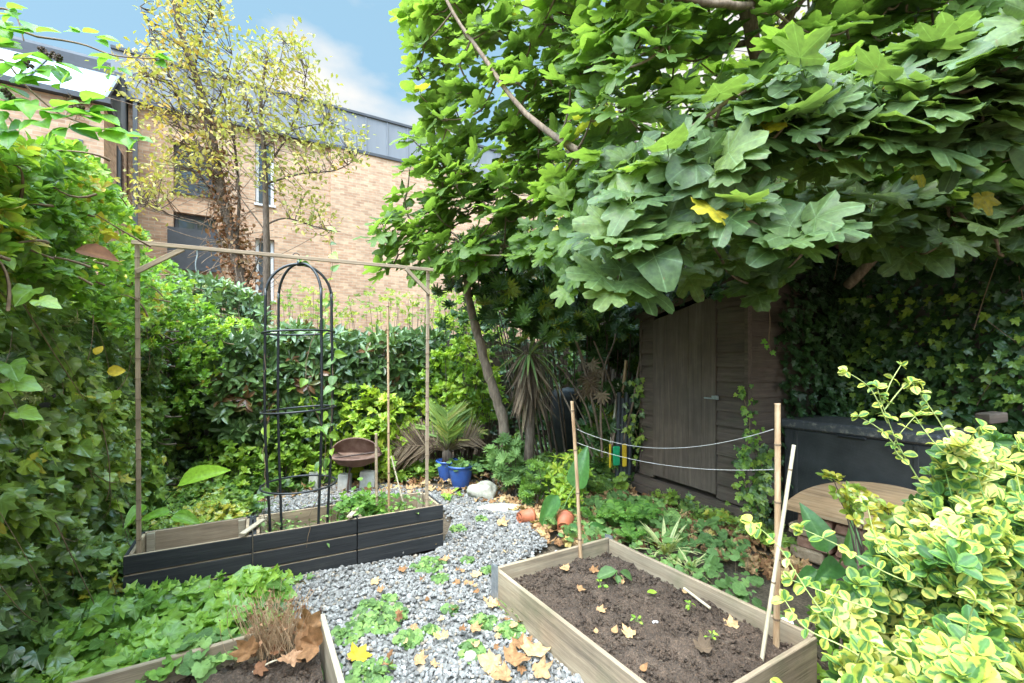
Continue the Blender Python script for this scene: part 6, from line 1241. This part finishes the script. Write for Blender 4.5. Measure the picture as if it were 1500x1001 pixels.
leaftree('background_tree', 'green tree beyond the back fence behind the middle of the fig', (1.2, 11., 0), [np.array([1.2, 11., 0]), P(830, 300, 11), P(840, 60, 11)], [], region([(740, 420), (720, 300), (760, 150), (860, 60), (1000, 80), (1050, 300), (1000, 450)], 420, const(11), (-1, 1.5)), 420, 7, (.11, .19), 'farleaf', T_OVATE, -.1, tw=.012)

# --- the two autumn trees
Ya = 8.6
leaftree('autumn_tree', 'tall sparse tree with yellowing leaves and dead ivy on its trunk', (P(352, 500, Ya)[0], Ya, 0), [np.array([*P(365, 528, Ya)[:2], 0]), P(360, 470, Ya), P(345, 370, Ya), P(322, 270, Ya), P(305, 175, Ya), P(283, 100, Ya), P(262, 40, Ya), P(245, -60, Ya)],
 [([P(345, 370, Ya), P(350, 290, Ya), P(342, 200, Ya), P(330, 150, Ya)], .035), ([P(335, 310, Ya), P(290, 250, Ya), P(265, 190, Ya), P(255, 160, Ya)], .03), ([P(325, 280, Ya), P(275, 180, Ya), P(240, 90, Ya), P(205, 10, Ya)], .03), ([P(345, 365, Ya), P(300, 330, Ya), P(250, 315, Ya), P(200, 300, Ya)], .02), ([P(305, 175, Ya), P(260, 130, Ya), P(215, 110, Ya)], .02), ([P(285, 100, Ya), P(300, 40, Ya), P(325, 10, Ya)], .015), ([P(305, 175, Ya), P(330, 120, Ya), P(340, 80, Ya)], .015), ([P(358, 420, Ya), P(378, 380, Ya), P(390, 300, Ya)], .02)],
 region([(225, -40), (300, -40), (340, 30), (320, 80), (345, 130), (340, 200), (330, 240), (290, 270), (240, 290), (190, 310), (190, 260), (240, 200), (170, 130), (190, 90), (230, 60), (215, 10)], 430, const(Ya), (-.8, .8)), 0, 7, (.07, .125), 'autumn', T_SMALL, .18, 'bark', r=(.13, .03), tw=.006)
# dead ivy on its trunk
o = [q for q in bpy.data.objects if q.name.startswith('autumn_tree')][0]
tt = poly([P(362, 500, Ya), P(352, 400, Ya), P(338, 340, Ya), P(322, 265, Ya), P(305, 175, Ya)], 60); n = 1500; ix = np.clip((R.beta(1.3, 1.6, n)*60).astype(int), 0, 59); wv = np.interp(ix, [0, 12, 30, 59], [.22, .30, .30, .14])
q = tt[ix]+R.normal(0, 1, (n, 3))*np.array([1, .6, .8])*wv[:, None]*.6; Leaves().add(T_IVYR, q, R.normal(0, .6, (n, 3))+np.array([0, -.7, .2]), R.normal(0, .5, (n, 3))-UZ, R.uniform(.035, .075, n)).build('dead_ivy', M['deadivy'], o)
k = 160; i = R.integers(0, 60, k); a = tt[i]+R.normal(0, .1, (k, 3)); b = a+R.normal(0, .4, (k, 3))-UZ*R.uniform(-.6, .5, (k, 1)); strand_obj('dead_vines', bez(a, (a+b)/2+R.normal(0, .1, (k, 3)), b, 8), .006, M['bark_pale'], o, 4)
Yb2 = 8.2
leaftree('autumn_tree', 'slimmer sparse tree with pale green and yellow leaves, right of the dead ivy trunk', (P(390, 500, Yb2)[0], Yb2, 0), [np.array([*P(392, 528, Yb2)[:2], 0]), P(391, 440, Yb2), P(390, 330, Yb2), P(387, 230, Yb2), P(382, 150, Yb2), P(392, 80, Yb2)],
 [([P(388, 250, Yb2), P(420, 200, Yb2), P(440, 150, Yb2), P(450, 100, Yb2)], .022), ([P(388, 270, Yb2), P(440, 255, Yb2), P(490, 250, Yb2), P(520, 235, Yb2)], .02), ([P(385, 200, Yb2), P(360, 140, Yb2), P(345, 100, Yb2)], .018), ([P(389, 330, Yb2), P(420, 320, Yb2), P(470, 335, Yb2), P(500, 340, Yb2)], .018), ([P(390, 340, Yb2), P(360, 300, Yb2), P(345, 280, Yb2)], .015), ([P(386, 215, Yb2), P(430, 190, Yb2), P(480, 180, Yb2)], .015), ([P(384, 160, Yb2), P(410, 90, Yb2), P(415, 60, Yb2)], .012)],
 region([(350, 60), (400, 50), (450, 60), (470, 110), (500, 160), (545, 215), (530, 240), (480, 250), (450, 280), (500, 330), (495, 350), (420, 330), (410, 290), (370, 270), (330, 240), (320, 150)], 360, const(Yb2), (-.8, .8)), 0, 7, (.065, .115), 'autumn', T_SMALL, .0, 'bark', r=(.075, .018), tw=.004)

# --- BUILDING
bw = thing('apartment_building', 'buff brick apartment block with grey metal upper storey beyond the hedge', 'building', (-6, 12, 0)); ub2 = np.array([.859, .512]); vb2 = np.array([-.512, .859]); W0 = np.array([-3.15, 14.0]); bang = math.atan2(.512, .859)
def bpart(name, s0, s1, t0, t1, z0, z1, m, par=None, bev=0):
    c = W0+ub2*(s0+s1)/2+vb2*(t0+t1)/2; mb = MB().box((0, 0, 0), (s1-s0, t1-t0, z1-z0), bev=bev); v = np.concatenate(mb.v)+np.array([s0, t0, z0])*0
    me = npmesh(name, v, [i for q in mb.f for i in q], [len(q) for q in mb.f], False); return link(name, me, m, par or bw, (c[0], c[1], (z0+z1)/2), (0, 0, bang))
def s_at(px, t=0.):
    k = (px-HX)/F; p = W0+vb2*t; return (k*p[1]-p[0])/(ub2[0]-k*ub2[1])
def z_at(px, py, t=0.): s = s_at(px, t); Y = (W0+vb2*t+ub2*s)[1]; return EYE-(py-HY)/F*Y
ZC, ZT = 7.35, 8.45
s0m, s1m = s_at(188), 9.
# main wall with window openings: strips between windows
wins = [(258, 308, 212, 282), (254, 318, 314, 390), (372, 402, 350, 470), (376, 400, 190, 300)]
def wall_strips(sa, sb_, t0, t1, z0, z1, holes):
    xs = sorted({sa, sb_, *[h[0] for h in holes], *[h[1] for h in holes]})
    for a, b in zip(xs[:-1], xs[1:]):
        cuts = sorted([(h[2], h[3]) for h in holes if h[0] <= a+1e-6 and h[1] >= b-1e-6]); z = z0
        for c0, c1 in cuts: bpart('wall', a, b, t0, t1, z, c0, M['brick']); z = c1
        bpart('wall', a, b, t0, t1, z, z1, M['brick'])
def hole(px0, px1, py0, py1, t=0.): return (s_at(px0, t), s_at(px1, t), z_at((px0+px1)/2, py1, t), z_at((px0+px1)/2, py0, t))
h1 = [hole(258, 308, 212, 284), hole(254, 318, 314, 392), hole(374, 402, 205, 300), hole(374, 402, 350, 440)]
# make the two left holes and the two right holes share edges
a0, b0 = min(h1[0][0], h1[1][0]), max(h1[0][1], h1[1][1]); h1[0] = (a0, b0, *h1[0][2:]); h1[1] = (a0, b0, *h1[1][2:]); h1[3] = (h1[2][0], h1[2][1], *h1[3][2:])
sj = s_at(484)
wall_strips(s0m, sj, 0, .35, 0, ZC, h1); bpart('wall', sj, s1m, -.12, .3, 0, ZC, M['brick'])
for k, (a, b, c0, c1) in enumerate(h1):
    wn = bpart('window', a+.01, b-.01, .16, .2, c0+.01, c1-.01, M['glass']); fm = M['roofdark'] if k < 2 else M['white']
    def sub(nm, s0, s1, t0, t1, z0, z1, m):
        c = W0+ub2*(s0+s1)/2+vb2*(t0+t1)/2; mb = MB().box((0, 0, 0), (s1-s0, t1-t0, z1-z0)); me = npmesh(nm, np.concatenate(mb.v), [i for q in mb.f for i in q], [4]*6, False); o = link(nm, me, m); o.parent = wn
        wc = W0+ub2*(a+b)/2+vb2*.18; o.location = ((s0+s1)/2-(a+b)/2, (t0+t1)/2-.18, (z0+z1)/2-(c0+c1)/2)
    for x0, x1 in ((a+.012, a+.08), (b-.08, b-.012), ((a+b)/2-.03, (a+b)/2+.03)): sub('frame', x0, x1, .12, .158, c0+.012, c1-.012, fm)
    sub('frame', a+.082, (a+b)/2-.032, .12, .158, c1-.08, c1-.012, fm); sub('frame', (a+b)/2+.032, b-.082, .12, .158, c1-.08, c1-.012, fm); sub('sill', a-.03, b+.03, -.05, .1, c0-.05, c0-.002, fm)
    if k == 1: bpart('balcony_panel', a-.1, b+.1, -.16, -.1, c0-.1, c0+.9, M['roofdark'])
bpart('cladding', s0m-.3, s1m, -.06, .4, ZC+.002, ZT, M['clad']); bpart('parapet_cap', s0m-.3, s1m, -.1, .45, ZT+.002, ZT+.07, M['roofdark']); bpart('flashing', s0m, s1m, -.16, -.062, ZC-.03, ZC+.05, M['roofdark'])
for k in range(26):
    s = s0m+.4+k*.62; bpart('seam', s, s+.03, -.085, -.061, ZC+.06, ZT-.02, M['clad'])
bpart('upper_storey', s0m-6, s1m, 1.2, 6, ZT, ZT+.35, M['clad'])
bpart('core', s0m-6, s1m, .6, 8, 0, ZT-.01, M['roofdark'])
bpart('drainpipe', s0m+.10, s0m+.18, -.14, -.04, 0, ZC, M['clad'])
# projecting wing at left
q0 = 2.1; bpart('wing_wall', s0m-9, s0m-.02, -q0, .4, 0, 6.25, M['brick'])
bpart('wing_gutter', s0m-9, s0m+.1, -q0-.12, -q0+.05, 6.26, 6.36, M['roofdark'])
# glazed sloping roof on the wing
def slope(name, s0, s1, ta, za, tb, zb_, th_, m):
    v = []
    for s in (s0, s1):
        for t, z in ((ta, za), (tb, zb_), (tb, zb_-th_), (ta, za-th_)): c = W0+ub2*s+vb2*t; v.append([c[0], c[1], z])
    MB().add(v, [(0, 1, 5, 4), (1, 2, 6, 5), (2, 3, 7, 6), (3, 0, 4, 7), (0, 3, 2, 1), (4, 5, 6, 7)]).build(name, m, bw)
nb = 8
for k in range(nb): s = s0m-9+k*9/nb; slope('roof_pane', s+.03, s+9/nb-.03, -q0+.02, 6.38, -q0+1.15, 7.42, .05, M['skyglass'])
for k in range(nb+1): s = s0m-9+k*9/nb; slope('roof_bar', s-.025, s+.025, -q0+.0, 6.41, -q0+1.16, 7.46, .08, M['roofdark'])
bpart('roof_ridge', s0m-9, s0m+.05, -q0+1.17, -q0+1.4, 7.1, 7.52, M['roofdark']); bpart('roof_end', s0m-.04, s0m+.06, -q0, -q0+1.16, 6.25, 6.37, M['roofdark'])
bpart('wing_core', s0m-9, s0m-.03, -q0+1.5, .5, 6.26, 7.6, M['clad']); bpart('wing_cap', s0m-9, s0m, -q0+1.45, .5, 7.602, 7.66, M['roofdark'])
def sidewin(t0, t1, z0, z1): bpart('window', s0m-.05, s0m-.005, t0, t1, z0, z1, M['glass']); bpart('window_frame', s0m-.03, s0m+.0, t0-.06, t0-.002, z0, z1, M['roofdark']); bpart('window_sill', s0m-.03, s0m+.03, t0-.06, t1+.06, z0-.06, z0-.003, M['roofdark'])
sidewin(-1.0, -.45, 4.7, 5.9)
for px0, px1, py0, py1 in ((128, 150, 276, 296), (115, 122, 205, 225)):
    a, b = s_at(px0, -q0), s_at(px1, -q0); c0, c1 = z_at((px0+px1)/2, py1, -q0), z_at((px0+px1)/2, py0, -q0); bpart('window', a, b, -q0-.02, -q0+.05, c0, c1, M['glass']); bpart('window_sill', a-.04, b+.04, -q0-.06, -q0-.022, c0-.06, c0, M['white'])
c = P(113, 160, 8.6); lf = Leaves(); n = 160; lf.add(T_STRAP, c+R.normal(0, .08, (n, 3)), R.normal(0, 1, (n, 3)), R.normal(0, 1, (n, 3))+UZ*.5, R.uniform(.15, .3, n)); tag(lf.build('gutter_weeds', M['bark_leaf'] if 'bark_leaf' in M else M['dryleaf'], None, c), 'dark tuft of weeds on the end of the glazed roof gutter', 'weeds')
# ivy over the shed roof
def roofivy():
    root = thing('ivy_canopy', 'dark ivy heaped over the shed roof and hanging over its edge', 'ivy', (2.1, 4.4, 1.9)); n = 3200
    s = R.uniform(-.3, 1.5, n); t = R.uniform(-.22, 1.5, n); e = nrm(np.array([1., 0, 0]))
    p = sh0+fdir*s[:, None]+sdir*t[:, None]; z = 1.88+.2*s+.10+.22*np.array([nz3(q, 2.5, 21) for q in p])+R.uniform(-.1, .12, n)-np.where(t < -.05, R.uniform(0, .22, n), 0)+.25*np.clip(t, 0, 1)
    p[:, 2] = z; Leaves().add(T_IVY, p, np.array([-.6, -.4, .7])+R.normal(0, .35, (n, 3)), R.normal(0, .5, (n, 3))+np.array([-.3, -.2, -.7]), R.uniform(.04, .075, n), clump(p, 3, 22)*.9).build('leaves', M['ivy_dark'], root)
roofivy()
# ivy over the side wall of the shed
root = thing('ivy_curtain', 'dark ivy curtain hanging over the side wall of the shed', 'ivy', fe+sdir*.7); n = 3400
t = .22+1.3*np.sqrt(R.random(n)); z = R.uniform(.1, 2.3, n); keep = (t > .24) | (z > 1.75); t, z = t[keep], z[keep]; n = len(t)
p = fe+sdir*t[:, None]+UZ*z[:, None]+fdir*(R.uniform(.02, .16, n)+.1*np.clip(t-.5, 0, 1))[:, None]
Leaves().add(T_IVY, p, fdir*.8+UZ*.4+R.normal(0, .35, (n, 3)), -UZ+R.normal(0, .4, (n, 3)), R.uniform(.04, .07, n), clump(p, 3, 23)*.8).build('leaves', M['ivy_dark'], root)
# soil crumbs on the open beds
def clods(parent, o, ux, uy, L, W, z, n):
    st = R.random((n, 2)); p = o+ux*L*st[:, :1]+uy*W*st[:, 1:]; p[:, 2] = z+R.uniform(-.004, .006, n); r_ = R.uniform(.0025, .009, (n, 1)); d = nrm(R.normal(size=(n, 3)))*r_
    o_ = strand_obj('soil_clods', np.stack([p-d, p-d*.4+R.normal(0, .001, (n, 3)), p+d*.5, p+d], 1), r_*np.array([[.3, .95, .8, .25]]), M['soil'], parent, 5); o_['kind'] = 'stuff'
clods(bed, A3+u3*.03+v3*.03, u3, v3, W1-.06, L1-.06, .142, 2600); clods(bed2, K3+um*.03+vm*.03, um, vm, W2-.06, L2-.06, .133, 1500)
# palmate shrub reaching in front of the cordyline's head
shrub('fatsia_shrub', 'airy palmate branches hanging in front of the cordyline head', 'shrub', [(700, 430), (760, 400), (850, 400), (880, 460), (830, 520), (760, 500), (715, 470)], const(4.3), 60, 6, T_FATSIA, (.07, .12), 'fatsia', (-.1, .3), (-.1, -.7, .5), .4, (0, .8), base=np.array([.75, 5.0, 0]), seed=33, srad=.002, cb=.15, short=True)
